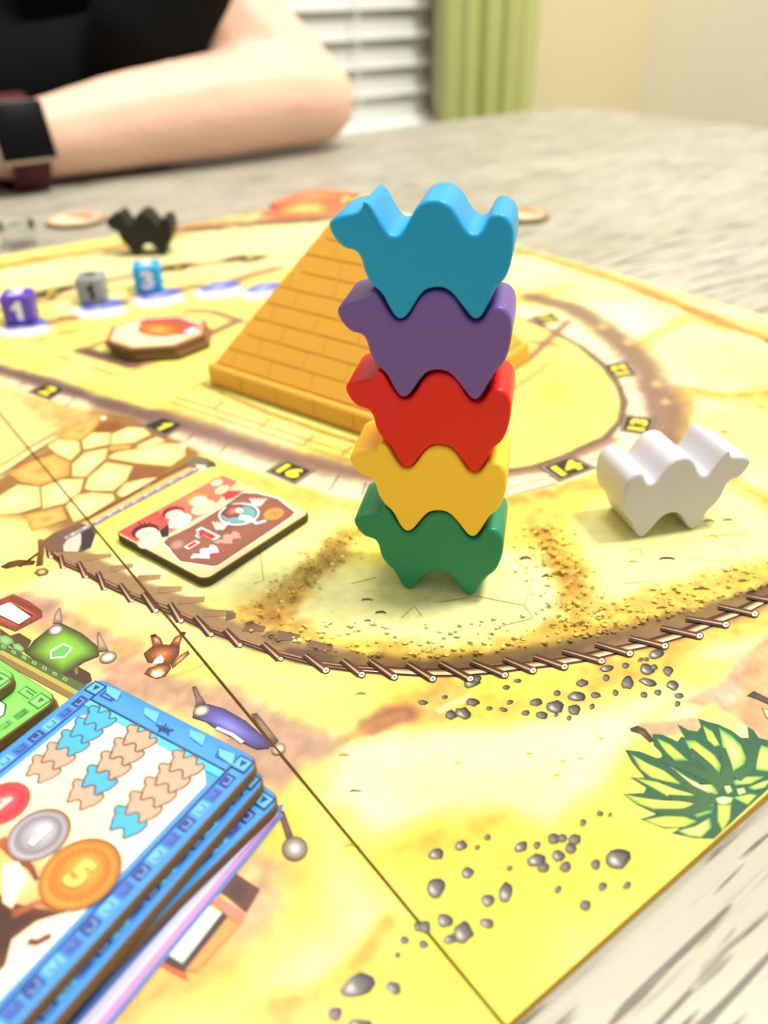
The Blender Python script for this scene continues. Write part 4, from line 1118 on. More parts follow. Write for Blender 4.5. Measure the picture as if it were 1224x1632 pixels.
# ================================================================== cardboard tiles
def slab(w2d, z0, z1, name='cardboard', mat=CARD, parent=None, origin=(0, 0, 0), bev=0.00025):
    n = len(w2d); o = np.array(origin)
    v = [(x - o[0], y - o[1], z0 - o[2]) for x, y in w2d] + [(x - o[0], y - o[1], z1 - o[2]) for x, y in w2d]
    f = [tuple(range(n))[::-1], tuple(range(n, 2 * n))] + [(i, (i + 1) % n, n + (i + 1) % n, n + i) for i in range(n)]
    me = mesh(name, v, f)
    bm = bmesh.new(); bm.from_mesh(me); bmesh.ops.recalc_face_normals(bm, faces=bm.faces)
    if bev:
        bmesh.ops.bevel(bm, geom=[e_ for e_ in bm.edges if abs(e_.verts[0].co.z - e_.verts[1].co.z) < 1e-7], offset=bev, segments=1, affect='EDGES')
    bm.to_mesh(me); bm.free()
    return link(name, me, mat, parent)
def rrect(o, ux, uy, w, l, r, n=6):
    """rounded rectangle from corner o along unit vectors ux (w) and uy (l)"""
    pts = []
    for cx_, cy_, a0 in ((r, r, 180), (w - r, r, 270), (w - r, l - r, 0), (r, l - r, 90)):
        for k in range(n + 1):
            a = R_(a0 + 90 * k / n)
            pts.append(np.array(o)[:2] + ux * (cx_ + r * math.cos(a)) + uy * (cy_ + r * math.sin(a)))
    return np.array(pts)
def inset(w, d):
    c = w.mean(0); out = []
    for p in w:
        v = p - c; L = np.linalg.norm(v); out.append(c + v * (1 - d / L))
    return np.array(out)
def tile_print(pr, name, root):
    o = pr.build(name, None)
    if o:
        o.parent = root
        o.matrix_parent_inverse = root.matrix_world.inverted() if False else Matrix.Translation(-Vector(root.location))
    return o

# ---- betting card with minus one
zc0, zc1 = 0.00025, 0.0023
A, B, C_ = P(181, 849, zc1), P(326, 926, zc1), P(499, 817, zc1)
u = (B - A)[:2]; wid = np.linalg.norm(u); u = u / wid
vdir = (C_ - B)[:2]; vdir = vdir - u * (vdir @ u); vdir /= np.linalg.norm(vdir)
wid, ln = 0.0306, 0.0335
out = rrect(A, u, vdir, wid, ln, 0.0022)
cc = out.mean(0)
card = tag(empty('spectator_tile', (cc[0], cc[1], ZB + zc0)), 'square cardboard tile reading minus one, lying left of the camel stack', 'tile')
slab(out, ZB + zc0, ZB + zc1, 'cardboard', CARD_D, card, (cc[0], cc[1], ZB + zc0))
pr = Print(zc1 + 0.00006)
K = lambda p: crop(180, 720, 3.709, p)
pr.wblob(inset(out, .0003), (246, 208, 150), (250, 222, 170), None, steps=(1, .9, .4, 0))
q = lambda a, b: A[:2] + u * a * wid + vdir * b * ln
pr.world_poly([q(.02, .03), q(.34, .02), q(.36, .55), q(.2, .98), q(.02, .98)], (230, 120, 96), pr.lift())
pr.wblob(np.array([q(.02, .02), q(.30, .02), q(.24, .30), q(.02, .36)]), (222, 74, 68), (228, 96, 84))
pr.poly(K([(640, 245), (690, 228), (780, 232), (720, 268), (670, 290)]), (222, 58, 62))
# painted onlookers: plain round faces, hair and clothes
for (fx, fy, s, hair, cloth) in ((195, 475, 1.0, (96, 34, 26), (250, 226, 196)), (360, 365, .82, (150, 30, 26), (246, 246, 250)), (500, 285, .82, (206, 150, 60), (255, 240, 180)), (610, 180, .5, (226, 170, 96), (250, 226, 170))):
    pr.poly(K(pr.ellipse(fx + 35, fy + 45, 90 * s, 44 * s, -22)), cloth)
    pr.poly(K(pr.ellipse(fx - 4, fy - 6, 84 * s, 44 * s, -12)), hair)
    pr.poly(K(pr.ellipse(fx + 4, fy + 6, 66 * s, 31 * s, -12)), (255, 238, 206))
    for ex in (-16, 20):
        pr.poly(K(pr.ellipse(fx + ex * s, fy + 4 * s, 7 * s, 4 * s, 0, 8)), (60, 30, 24))
    pr.line(K([(fx - 10 * s, fy + 22 * s), (fx + 22 * s, fy + 18 * s)]), .3, (170, 60, 50))
pr.poly(K([(275, 470), (330, 425), (330, 500), (290, 508)]), (48, 40, 44))
for k in range(3): pr.line(K([(170 + 18 * k, 440), (150 + 36 * k, 410)]), .3, (96, 34, 26))
fr_o = [(285, 540), (315, 510), (380, 480), (460, 440), (640, 330), (770, 236), (860, 240), (985, 272), (1030, 310), (1090, 355), (1070, 380), (960, 455), (620, 680), (590, 685), (390, 655), (340, 600), (330, 580)]
ctr = np.mean(np.array(fr_o), 0)
pr.poly(K(fr_o), (255, 246, 226)); pr.poly(K([tuple(ctr + (np.array(p_) - ctr) * .965) for p_ in fr_o]), (140, 74, 56))
pr.blob(K([tuple(ctr + (np.array(p_) - ctr) * .93) for p_ in fr_o]), (150, 92, 74), (158, 98, 80), (136, 82, 66))
pr.blob(K(pr.ellipse(380, 550, 50, 30, -20)), (158, 98, 80), (196, 150, 130))
pr.poly(K(pr.ellipse(745, 370, 122, 66, -6, 26)), (250, 244, 240)); pr.poly(K(pr.ellipse(745, 370, 110, 57, -6, 26)), (60, 70, 74)); pr.poly(K(pr.ellipse(745, 372, 102, 51, -6, 26)), (116, 176, 182))
pr.blob(K([(640, 370), (680, 315), (760, 310), (780, 350), (740, 385), (680, 395)]), (96, 44, 34), (180, 100, 74), (226, 150, 110)); pr.poly(K(pr.ellipse(748, 348, 26, 16, 0, 12)), (255, 236, 210))
pr.line(K([(745, 395), (800, 395), (850, 425), (905, 408)]), .9, (255, 250, 250))
pr.poly(K([(745, 370), (830, 390), (790, 420)]), (255, 250, 250))
for (x, y, dx, dy) in ((850, 300, 1, -1), (630, 440, -1, 1)):
    for k in range(5):
        a = (x - 30 + 15 * k, y + 18 * dy); b = (x - 40 + 24 * k, y - 22)
        pr.line(K([(x - 10 + 6 * k, y + 22), (x - 38 + 24 * k, y - 24)]), .75, (255, 240, 230), .5, (240, 214, 200))
pr.poly(K(pr.ellipse(950, 370, 66, 38, -12, 22)), (190, 110, 50)); pr.poly(K(pr.ellipse(950, 370, 58, 32, -12, 22)), (236, 160, 76)); pr.line(K([(925, 378), (950, 355), (965, 385), (985, 362)]), .4, (170, 90, 40))
# red "-1" with white outline
def card_text(t_, cp, ln_, ht):
    c0 = np.array(P(180 + cp[0] / 3.709, 720 + cp[1] / 3.709, pr.z)[:2])
    for bold, col, k_ in ((.05, (255, 240, 236), 1.38), (.03, (226, 44, 70), 1.0)):
        text_world(pr, t_, c0, vdir * (ln_ * (1 + (k_ - 1) * 1.1)), -u * (ht * (1 + (k_ - 1) * (.8 if ht > .002 else 1.6))), col, bold)
card_text('1', (545, 495), .0025, .0050)
card_text('-', (468, 552), .0024, .0010)
def camel_icon(pr, cpx, xd, yd, length, col, rim=None, z=None):
    c0 = np.array(P(*cpx, pr.z)[:2]); k = length / 0.0304
    pc = CO - np.array([CO[:, 0].mean(), 0.0085])
    pc = pc[::3]
    w = c0 + pc[:, :1] * k * xd + pc[:, 1:] * k * yd
    if rim is not None:
        ccn = w.mean(0)
        t = np.roll(w, -1, 0) - np.roll(w, 1, 0); t /= np.linalg.norm(t, axis=1)[:, None] + 1e-12
        nn_ = np.stack([t[:, 1], -t[:, 0]], 1)
        ar = np.sum(w[:, 0] * np.roll(w[:, 1], -1) - np.roll(w[:, 0], -1) * w[:, 1])
        if ar < 0: nn_ = -nn_
        zz = pr.lift(); i0 = len(pr.v)
        nW = len(w)
        for q_ in np.concatenate([w + nn_ * length * .028, w - nn_ * length * .012]): pr.v.append((q_[0], q_[1], zz + 2.4e-6 + ZB)); pr.c.append(rim)
        for i in range(nW):
            j = (i + 1) % nW
            pr.f.append((i0 + i, i0 + j, i0 + nW + j, i0 + nW + i))
        pr.lift()
    pr.world_poly(w, col, pr.lift() - (2e-6 if rim is not None else 0))
camel_icon(pr, (180 + 690 / 3.709, 720 + 520 / 3.709), vdir, -u, .0062, (206, 160, 140)); camel_icon(pr, (180 + 555 / 3.709, 720 + 605 / 3.709), vdir, -u, .0064, (255, 250, 246))
pr.line(K([(590, 612), (640, 605), (685, 570)]), .35, (226, 60, 90)); pr.poly(K([(570, 610), (625, 595), (605, 620)]), (226, 54, 78))
tile_print(pr, 'printed_face', card)

# ---- blue betting tiles
T = 0.0021
def tile(name, corner_px, ux, uy, w, l, z0, lab, cat, group, face_cols, frame=True, edge=CARD):
    z1 = z0 + T
    o = P(*corner_px, z1)[:2]
    out = rrect(o, ux, uy, w, l, 0.0024)
    c = out.mean(0)
    root = tag(empty(name, (c[0], c[1], ZB + z0)), lab, cat, group)
    slab(out, ZB + z0, ZB + z1, 'cardboard', edge, root, (c[0], c[1], ZB + z0))
    pr = Print(z1 + 0.00003)
    q = lambda a, b: o + ux * a + uy * b
    pr.wblob(inset(out, .00030), face_cols[0], face_cols[1], None, steps=(1, .92, .3, 0))
    return root, pr, q, out
uB = (P(418, 1212, .0066) - P(157, 1079, .0066))[:2]; uB /= np.linalg.norm(uB)
vB = np.array([uB[1], -uB[0]])          # towards the camera's lower left
if vB @ (P(0, 1206, .0066) - P(157, 1079, .0066))[:2] < 0: vB = -vB
def rot2(a, t): return np.array([a[0] * math.cos(t) - a[1] * math.sin(t), a[0] * math.sin(t) + a[1] * math.cos(t)])
bl_e, bl_m = (58, 146, 226), (90, 176, 244)
WB, LB = 0.0360, 0.058
z0 = 0.0003
def dress_blue(pr, q, full):
    # band of little key patterns inside the rim, then the cream field
    for side in (0, 1):
        a0 = 0.0021 if side == 0 else WB - 0.0021
        for k in range(18):
            b0 = 0.0045 + k * 0.0029
            c_ = ((44, 60, 150), (70, 110, 206), (112, 196, 246))[k % 3]
            pr.world_poly([q(a0 - .00085, b0), q(a0 + .00085, b0), q(a0 + .00085, b0 + .0024), q(a0 - .00085, b0 + .0024)], c_, pr.lift())
            pr.wline(np.array([q(a0 - .0005, b0 + .0006), q(a0 + .0005, b0 + .0006), q(a0 + .0005, b0 + .0018), q(a0 - .0002, b0 + .0018)]), .22, (28, 40, 110) if k % 3 else (130, 190, 250))
        pr.wline(np.array([q(a0 + (.0012 if side == 0 else -.0012), .003), q(a0 + (.0012 if side == 0 else -.0012), LB - .003)]), .35, (30, 60, 150))
        s = -1 if side else 1
        # corner key square
        x = a0; y = 0.0022
        pr.world_poly([q(x - .0014, y - .0013), q(x + .0014, y - .0013), q(x + .0014, y + .0013), q(x - .0014, y + .0013)], (24, 50, 120), pr.lift())
        pr.world_poly([q(x - .0011, y - .001), q(x + .0011, y - .001), q(x + .0011, y + .001), q(x - .0011, y + .001)], (100, 190, 236), pr.lift())
        pr.world_poly([q(x - .0006, y - .0006), q(x + .0006, y - .0006), q(x, y + .0007)], (24, 60, 120), pr.lift())
        pr.world_poly([q(x + s * .0018, y - .0009), q(x + s * .0052, y - .0009), q(x + s * .0046, y + .0009), q(x + s * .0018, y + .0009)], (40, 84, 176), pr.lift())
        pr.wline(np.array([q(x + s * .0044, y - .0003), q(x + s * .0024, y - .0003), q(x + s * .0024, y + .0004), q(x + s * .004, y + .0004)]), .25, (110, 170, 240))
    pr.wline(np.array([q(.0035, .0046), q(WB - .0035, .0046)]), .6, (16, 60, 110))
    pr.wline(np.array([q(.0035, .0053), q(WB - .0035, .0053)]), 1.2, (90, 214, 255))
    cx_ = q(WB * .52, .0030)
    for k in range(10):
        a = k * math.pi / 5; r = .0018 if k % 2 else .0011
        pr.wline(np.array([cx_ + uB * .0003 * math.cos(a), cx_ + (uB * math.cos(a) - vB * .55 * math.sin(a)) * r]), .28, (20, 70, 130))
    for a, b in ((.10, .0009), (.35, .0012), (.62, .001), (.8, .0016)):
        pr.world_poly([q(WB * a, b), q(WB * a + .003, b - .0003), q(WB * a + .004, b + .0016), q(WB * a + .001, b + .0012)], (110, 200, 255), pr.lift())
root, pr, q, out = tile('betting_tile', (449, 1274), rot2(uB, R_(-5.5)), rot2(vB, R_(-5.5)), WB, LB, z0, 'lowest blue betting tile of the pile, turned slightly out to the right', 'tile', 'blue betting tiles', (bl_e, bl_m))
# the corner that shows is the right hand one: rebuild from that corner
def from_right(corner_px, t, z0):
    ux, uy = rot2(uB, R_(t)), rot2(vB, R_(t))
    c = P(*corner_px, z0 + T)[:2] - ux * WB
    return ux, uy, c
bpy.data.objects.remove(root.children[0], do_unlink=True); bpy.data.objects.remove(root, do_unlink=True)
def tile_r(corner_px, t, z0, lab):
    ux, uy, c = from_right(corner_px, t, z0)
    out = rrect(c, ux, uy, WB, LB, 0.0024); cc = out.mean(0)
    root = tag(empty('betting_tile', (cc[0], cc[1], ZB + z0)), lab, 'tile', 'blue betting tiles')
    slab(out, ZB + z0, ZB + z0 + T, 'cardboard', CARD, root, (cc[0], cc[1], ZB + z0))
    pr = Print(z0 + T + 0.00003)
    pr.wblob(inset(out, .00030), bl_e, bl_m, None, steps=(1, .92, .3, 0))
    q = lambda a, b: c + ux * a + uy * b
    dress_blue(pr, q, False)
    return root, pr, q, out
g = 0.00028
root, pr, q, out = tile_r((452, 1272), -6.0, z0, 'lowest blue betting tile of the pile, turned slightly out to the right'); tile_print(pr, 'printed_face', root)
root, pr, q, out = tile_r((429, 1238), 0.6, z0 + T + g, 'middle blue betting tile, only its edge showing under the top tile'); tile_print(pr, 'printed_face', root)
root, pr, q, out = tile_r((418, 1212), 0.0, z0 + 2 * (T + g), 'top blue betting tile with three printed camel stacks and coins'); ZTOP = z0 + 2 * (T + g) + T
fld = np.array([q(.0046, .0086), q(.0066, .0060), q(WB - .0062, .0060), q(WB - .0042, .0080), q(WB - .0042, LB - .008), q(WB - .006, LB - .006), q(.006, LB - .006), q(.0046, LB - .008)])
pr.wblob(fld, (255, 254, 240), (255, 248, 200), (255, 246, 190), steps=(1, .9, .4, 0))
blue_i, pink_i, rim_b, rim_p = (74, 184, 232), (220, 176, 150), (80, 100, 108), (128, 92, 62)
for top, bot, cols in (((154, 1148), (64, 1229), 'bbbpp'), ((217, 1180), (130, 1270), 'pppbp'), ((291, 1222), (198, 1314), 'ppppb')):
    a, b = np.array(P(*top, pr.z)[:2]), np.array(P(*bot, pr.z)[:2])
    for k in range(4, -1, -1):
        w = a + (b - a) * k / 4
        # world -> camel icon placed directly
        L = np.linalg.norm(b - a) / 4 / 0.0146 * 0.0304
        kk = L / 0.0304
        pc = (CO - np.array([CO[:, 0].mean(), 0.0085]))[::3]
        ww = w + pc[:, :1] * kk * uB - pc[:, 1:] * kk * vB
        c_ = blue_i if cols[k] == 'b' else pink_i; r_ = rim_b if cols[k] == 'b' else rim_p
        t = np.roll(ww, -1, 0) - np.roll(ww, 1, 0); t /= np.linalg.norm(t, axis=1)[:, None] + 1e-12
        nn_ = np.stack([t[:, 1], -t[:, 0]], 1)
        if np.sum(ww[:, 0] * np.roll(ww[:, 1], -1) - np.roll(ww[:, 0], -1) * ww[:, 1]) < 0: nn_ = -nn_
        pr.world_poly(ww + nn_ * L * .036, r_, pr.lift()); pr.world_poly(ww - nn_ * L * .016, c_, pr.lift())
def coin(cpx, r, rim, m, h, s, scol):
    c = np.array(P(*cpx, pr.z)[:2])
    ring = lambda k: np.array([c + r * k * np.array([math.cos(t), math.sin(t)]) for t in np.linspace(0, 2 * math.pi, 36, endpoint=False)])
    off = vB * r * .35
    pr.wblob(ring(1.07) - vB * r * .03, (150, 100, 40), (170, 120, 60)); pr.wblob(ring(1.0), rim, m, h, off=off, steps=(1, .93, .75, 0)); pr.wblob(ring(.80), rim, m, h, off=off, steps=(1, .92, .6, 0))
    pr.wblob(ring(.68), tuple(np.array(rim) * .92), m, h, off=-off, steps=(1, .9, .5, 0))
    for k in range(30):
        t = 2 * math.pi * k / 30
        d = np.array([math.cos(t), math.sin(t)])
        pr.wline(np.array([c + d * r * .70, c + d * r * .78]), r * 60, tuple(np.array(rim) * .8))
    xd, yd = uB * r * (.42 if s == '1' else .55), -vB * r * .8
    text_world(pr, s, c + (uB + vB) * r * .03, xd, yd, tuple(np.array(rim) * .7)); text_world(pr, s, c, xd, yd, scol)
# swirl of brown ground under the coins
pr.blob([(0, 1290), (60, 1345), (130, 1400), (150, 1440), (60, 1480), (-60, 1560), (-60, 1330)], (255, 246, 214), (255, 196, 120), (250, 220, 160))
pr.blob([(-40, 1400), (20, 1440), (70, 1450), (110, 1455), (60, 1470), (20, 1500), (10, 1540), (-10, 1560), (-80, 1500)], (120, 56, 24), (70, 30, 18))
pr.line([(0, 1340), (25, 1365), (50, 1385), (60, 1405)], 1.6, (190, 96, 50), .6, (120, 56, 30)); pr.line([(20, 1460), (60, 1440), (100, 1452)], 1.2, (150, 70, 30), .8, (230, 150, 80)); pr.line([(45, 1502), (60, 1504), (82, 1492)], .9, (130, 50, 30))
pr.blob([(5, 1380), (30, 1375), (45, 1400), (20, 1450), (5, 1440)], (255, 236, 200), (255, 252, 246))
coin((4, 1283), .0036, (206, 44, 60), (238, 84, 96), (250, 120, 124), '1', (255, 210, 200))
coin((62, 1333), .0040, (138, 128, 140), (196, 190, 200), (244, 244, 250), '1', (255, 255, 255))
coin((128, 1396), .0050, (216, 112, 20), (246, 160, 50), (255, 214, 90), '5', (255, 226, 110))
tile_print(pr, 'printed_face', root)

# ---- green betting tiles in their printed tent
uG = (P(94, 1116, .0024) - P(0, 1054, .0024))[:2]; uG /= np.linalg.norm(uG); vG = np.array([uG[1], -uG[0]])
if vG @ vB < 0: vG = -vG
def tile_g(right_px, t, z0, lab):
    ux, uy = rot2(uG, R_(t)), rot2(vG, R_(t))
    c = P(*right_px, z0 + T)[:2] - ux * WB
    out = rrect(c, ux, uy, WB, LB, 0.0024); cc = out.mean(0)
    root = tag(empty('betting_tile', (cc[0], cc[1], ZB + z0)), lab, 'tile', 'green betting tiles')
    slab(out, ZB + z0, ZB + z0 + T, 'cardboard', CARD, root, (cc[0], cc[1], ZB + z0))
    pr = Print(z0 + T + 0.00003)
    pr.wblob(inset(out, .00030), (128, 224, 96), (150, 240, 116), None, steps=(1, .92, .3, 0))
    q = lambda a, b: c + ux * a + uy * b
    a0 = WB - .0021; y = .0024
    for k in range(16):
        b0 = .0048 + .003 * k
        pr.world_poly([q(a0 - .0008, b0), q(a0 + .0008, b0), q(a0 + .0008, b0 + .0024), q(a0 - .0008, b0 + .0024)], ((86, 160, 70), (110, 190, 90), (60, 120, 60))[k % 3], pr.lift())
        pr.wline(np.array([q(a0 - .0005, b0 + .0006), q(a0 + .0005, b0 + .0006), q(a0 + .0005, b0 + .0018)]), .22, (50, 100, 50))
    pr.world_poly([q(a0 - .0015, y - .0014), q(a0 + .0015, y - .0014), q(a0 + .0015, y + .0014), q(a0 - .0015, y + .0014)], (60, 130, 60), pr.lift()); pr.world_poly([q(a0 - .0012, y - .0011), q(a0 + .0012, y - .0011), q(a0 + .0012, y + .0011), q(a0 - .0012, y + .0011)], (150, 236, 120), pr.lift())
    pr.world_poly([q(a0 - .0006, y - .0006), q(a0 + .0006, y - .0006), q(a0, y + .0006)], (60, 120, 60), pr.lift())
    pr.wline(np.array([q(a0 - .002, y - .0008), q(a0 - .005, y - .0008), q(a0 - .005, y + .0008), q(a0 - .002, y + .0008), q(a0 - .002, y - .0002), q(a0 - .004, y - .0002)]), .25, (70, 140, 70))
    f_ = np.array([q(.005, .008), q(.007, .006), q(WB - .006, .006), q(WB - .0042, .0075), q(WB - .0042, LB - .008), q(.005, LB - .008)])
    pr.wblob(f_ + uy * .0001, (40, 100, 40), (60, 130, 60)); pr.wblob(inset(f_, .0004), (246, 255, 236), (255, 255, 250), None, steps=(1, .95, .5, 0))
    tile_print(pr, 'printed_face', root)
    return root
tile_g((101, 1122), -2.0, z0, 'lowest green betting tile, mostly hidden at the left edge')
tile_g((95, 1112), 0.0, z0 + T + g, 'middle green betting tile beside the blue tile pile')
tile_g((31, 1078), 3.0, z0 + 2 * (T + g), 'top green betting tile, cut off by the left edge')

# ---- octagonal tiles stacked on their store
def octa(center, rz, w, z0, lab, cat, cols, gold=True, grp=None):
    ch = w * .3
    h_ = w / 2
    base = np.array([(-h_ + ch, -h_), (h_ - ch, -h_), (h_, -h_ + ch), (h_, h_ - ch), (h_ - ch, h_), (-h_ + ch, h_), (-h_, h_ - ch), (-h_, -h_ + ch)])
    c_, s_ = math.cos(rz), math.sin(rz)
    out = base @ np.array([[c_, s_], [-s_, c_]]) + np.array(center)
    root = tag(empty('prize_tile', (center[0], center[1], ZB + z0)), lab, cat, grp)
    slab(out, ZB + z0, ZB + z0 + T, 'cardboard', CARD, root, (center[0], center[1], ZB + z0))
    pr = Print(z0 + T + 0.00006)
    pr.wblob(inset(out, .0004), *cols[:2], None, steps=(1, .95, .5, 0))
    L_ = lambda pts: np.array(pts) * w @ np.array([[c_, s_], [-s_, c_]]) + np.array(center)
    pr.wblob(inset(out, .0020), (250, 226, 170), (255, 246, 206), None, steps=(1, .9, .5, 0))
    pr.wblob(L_([(-.36, .02), (.28, .02), (.40, .12), (.28, .36), (-.14, .40), (-.38, .16)]), cols[0], cols[2], None, steps=(1, .9, .5, 0))
    if gold:
        pr.wblob(L_([(.26 * math.cos(t), .18 * math.sin(t) + .02) for t in np.linspace(0, 6.28, 18, endpoint=False)]), (190, 90, 30), (240, 150, 60), (250, 190, 100))
    pr.wblob(L_([(.26, .10), (.38, .12), (.30, .30), (.22, .28)]), (150, 160, 220), (250, 250, 255))
    tile_print(pr, 'printed_face', root)
    return root
oc = (0.1026, 0.2740)
octa((oc[0] + .0008, oc[1] - .0010), R_(-74), 0.0345, z0, 'lower octagonal cardboard tile of the pair left of the pyramid', 'tile', ((190, 110, 84), (214, 150, 116), (200, 104, 80)), grp='octagonal tiles')
octa(oc, R_(-74), 0.0345, z0 + T + g, 'upper octagonal tile with an orange coin picture, left of the pyramid', 'tile', ((190, 110, 84), (214, 150, 116), (196, 90, 74)), grp='octagonal tiles')
zt = ZT - ZB + 0.0002
octa((0.146, 0.487), R_(-70), 0.031, zt, 'octagonal tile lying on the table beyond the far left board edge', 'tile', ((236, 170, 120), (246, 206, 150), (240, 150, 110)), False)
octa((0.343, 0.332), R_(-70), 0.026, zt, 'small brown tile on the table beyond the right board edge', 'tile', ((170, 110, 50), (226, 176, 80), (206, 140, 60)), False)
# ---- red card beyond the far edge
w = [P(x, y, zt)[:2] for x, y in ((430, 330), (468, 316), (505, 307), (540, 309), (552, 311))]
w = [np.array((p_[0], max(p_[1], BY1 + .0012))) for p_ in w]
w = w + [np.array((w[-1][0] + .002, BY1 + .0010)), np.array((w[0][0] - .002, BY1 + .0010))]
cw = np.mean(np.array(w), 0)
rc = tag(empty('red_card', (cw[0], cw[1], ZT + .0002)), 'red and orange card on the table touching the far board edge', 'card')
slab(np.array(w), ZT + .0002, ZT + .0022, 'cardboard', plain('red_card_edge', (206, 96, 66), .8, .3, .05, 200), rc, (cw[0], cw[1], ZT + .0002))
pr = Print(zt + .0020 + .00006); pr.wblob(inset(np.array(w), .001), (236, 104, 74), (244, 140, 84), (250, 176, 96)); tile_print(pr, 'printed_face', rc)
# ---- clear plastic piece
m, nt, bb = new_mat('clear_plastic')
bb.inputs['Transmission Weight'].default_value = 1.0; bb.inputs['Roughness'].default_value = 0.12; bb.inputs['IOR'].default_value = 1.12
bb.inputs['Base Color'].default_value = (.93, .94, .92, 1)
cp = P(33, 392, zt)
v, f = [], []
prof_ = [(0.0, 0.0), (.0078, 0), (.0084, .0006), (.0086, .006), (.0088, .012), (.0083, .012), (.0078, .006), (.0074, .0022), (0, .0020)]
n = 28
for r, zz in prof_:
    for k in range(n): v.append((r * math.cos(2 * math.pi * k / n), r * math.sin(2 * math.pi * k / n), zz))
for i in range(len(prof_) - 1):
    for k in range(n): f.append((i * n + k, i * n + (k + 1) % n, (i + 1) * n + (k + 1) % n, (i + 1) * n + k))
me = mesh('clear_cup', v, f)
bm = bmesh.new(); bm.from_mesh(me); bmesh.ops.remove_doubles(bm, verts=bm.verts, dist=1e-6); bmesh.ops.recalc_face_normals(bm, faces=bm.faces); bm.to_mesh(me); bm.free()
o = link('clear_cup', me, m, None, True); o.location = (cp[0], cp[1], ZT + 0.0002)
tag(o, 'tiny clear plastic cup on the table at the left edge beyond the board', 'cup')

# ================================================================== person sitting across the table
SKIN = plain('skin', (248, 204, 178), 0.5, 0.35, 0.05, 25, sss=0.12, k=.82)
SHIRT = plain('black_tshirt_cloth', (11, 11, 12), 0.9, 0.15, 0.2, 120, bump=0.25)
HAIR = plain('brown_hair', (70, 46, 30), 0.6, 0.3, 0.3, 80)
def blobby(name, chains, voxel, smooth, mat, parent, flat=None):
    """one continuous surface grown from overlapping tapered limbs"""
    bm = bmesh.new()
    for ch in chains:
        for (p0, r0), (p1, r1) in zip(ch[:-1], ch[1:]):
            p0, p1 = Vector(p0), Vector(p1)
            L = (p1 - p0).length
            s = max(2, int(L / (min(np.min(r0), np.min(r1)) * .35)) + 1)
            for k in range(s + 1):
                t = k / s
                c = p0.lerp(p1, t)
                r = np.array(r0, float) * (1 - t) + np.array(r1, float) * t
                rr = Vector((r, r, r)) if r.ndim == 0 else Vector(r)
                bmesh.ops.create_icosphere(bm, subdivisions=2, radius=1.0, matrix=Matrix.Translation(c) @ Matrix.Diagonal((*rr, 1)))
    me = bpy.data.meshes.new(name); bm.to_mesh(me); bm.free()
    o = bpy.data.objects.new(name, me); COL.objects.link(o)
    rm = o.modifiers.new('r', 'REMESH'); rm.mode = 'VOXEL'; rm.voxel_size = voxel
    sm = o.modifiers.new('s', 'SMOOTH'); sm.iterations = smooth; sm.factor = 0.5
    dg = bpy.context.evaluated_depsgraph_get()
    m2 = bpy.data.meshes.new_from_object(o.evaluated_get(dg))
    bpy.data.objects.remove(o, do_unlink=True)
    m2.name = name
    if parent is not None:
        m2.transform(Matrix.Translation(-Vector(parent.location)))
    m2.materials.clear()
    return link(name, m2, mat, parent, True)
per = tag(empty('person', (0.14, 0.80, 0.46)), 'person in a black t-shirt leaning a bare forearm on the table, watch on the wrist', 'person')
z = ZT
sh = (0.27, 0.765, z + 0.30); el = (0.386, 0.612, z + 0.035); wr = (0.156, 0.610, z + 0.0255)
arm = [[(sh, .052), ((0.290, 0.705, z + .17), .047), ((0.336, 0.658, z + .092), .044), ((0.376, 0.622, z + .046), .037), (el, .034)],
       [(el, .034), ((0.355, 0.612, z + .039), .038), ((0.30, 0.609, z + .037), .0365), ((0.23, 0.610, z + .033), .0315), (wr, (.025, .0245, .0235))],
       [(wr, (.025, .0245, .0235)), ((0.130, 0.618, z + .030), (.026, .034, .021)), ((0.095, 0.632, z + .028), (.022, .038, .018)), ((0.075, 0.632, z + .026), (.018, .039, .015))]]
for k, (dy, L) in enumerate(((-.030, .062), (-.010, .075), (.010, .078), (.029, .066))):
    b = (0.072, 0.632 + dy, z + .026)
    arm.append([(b, .0098), ((b[0] - L * .45, b[1] + dy * .1, z + .027), .0090), ((b[0] - L * .78, b[1] + dy * .12, z + .017), .0083), ((b[0] - L, b[1] + dy * .1, z + .0085), .0072)])
arm.append([((0.118, 0.605, z + .026), .013), ((0.092, 0.582, z + .020), .011), ((0.066, 0.572, z + .014), .0088)])
shr = (-0.055, 0.80, z + 0.30)
arm2 = [[(shr, .052), ((-0.12, 0.79, z + .14), .046), ((-0.14, 0.76, z + .0), .040)], [((-0.14, 0.76, z + .0), .040), ((-0.09, 0.735, z - .06), .036), ((0.0, 0.74, z - .12), .03)]]
torso = [[((0.14, 0.86, 0.50), (.16, .105, .09)), ((0.14, 0.86, z + .10), (.165, .105, .10)), ((0.14, 0.855, z + .26), (.175, .095, .08))],
         [((-0.045, 0.83, z + .30), .055), ((0.14, 0.85, z + .33), (.09, .06, .05)), ((0.26, 0.80, z + .30), .055)],
         [((0.14, 0.85, z + .33), .055), ((0.14, 0.83, z + .44), .052)],
         [((0.14, 0.82, z + .46), (.055, .065, .06)), ((0.14, 0.815, z + .53), (.068, .085, .08)), ((0.14, 0.815, z + .58), (.070, .088, .075))],
         [((0.14, 0.735, z + .535), .012), ((0.14, 0.722, z + .505), .012)]]
blobby('body', arm + arm2 + torso, 0.0042, 6, SKIN, per)
big = lambda r, d: tuple(np.array(r) + d) if np.ndim(r) else r + d
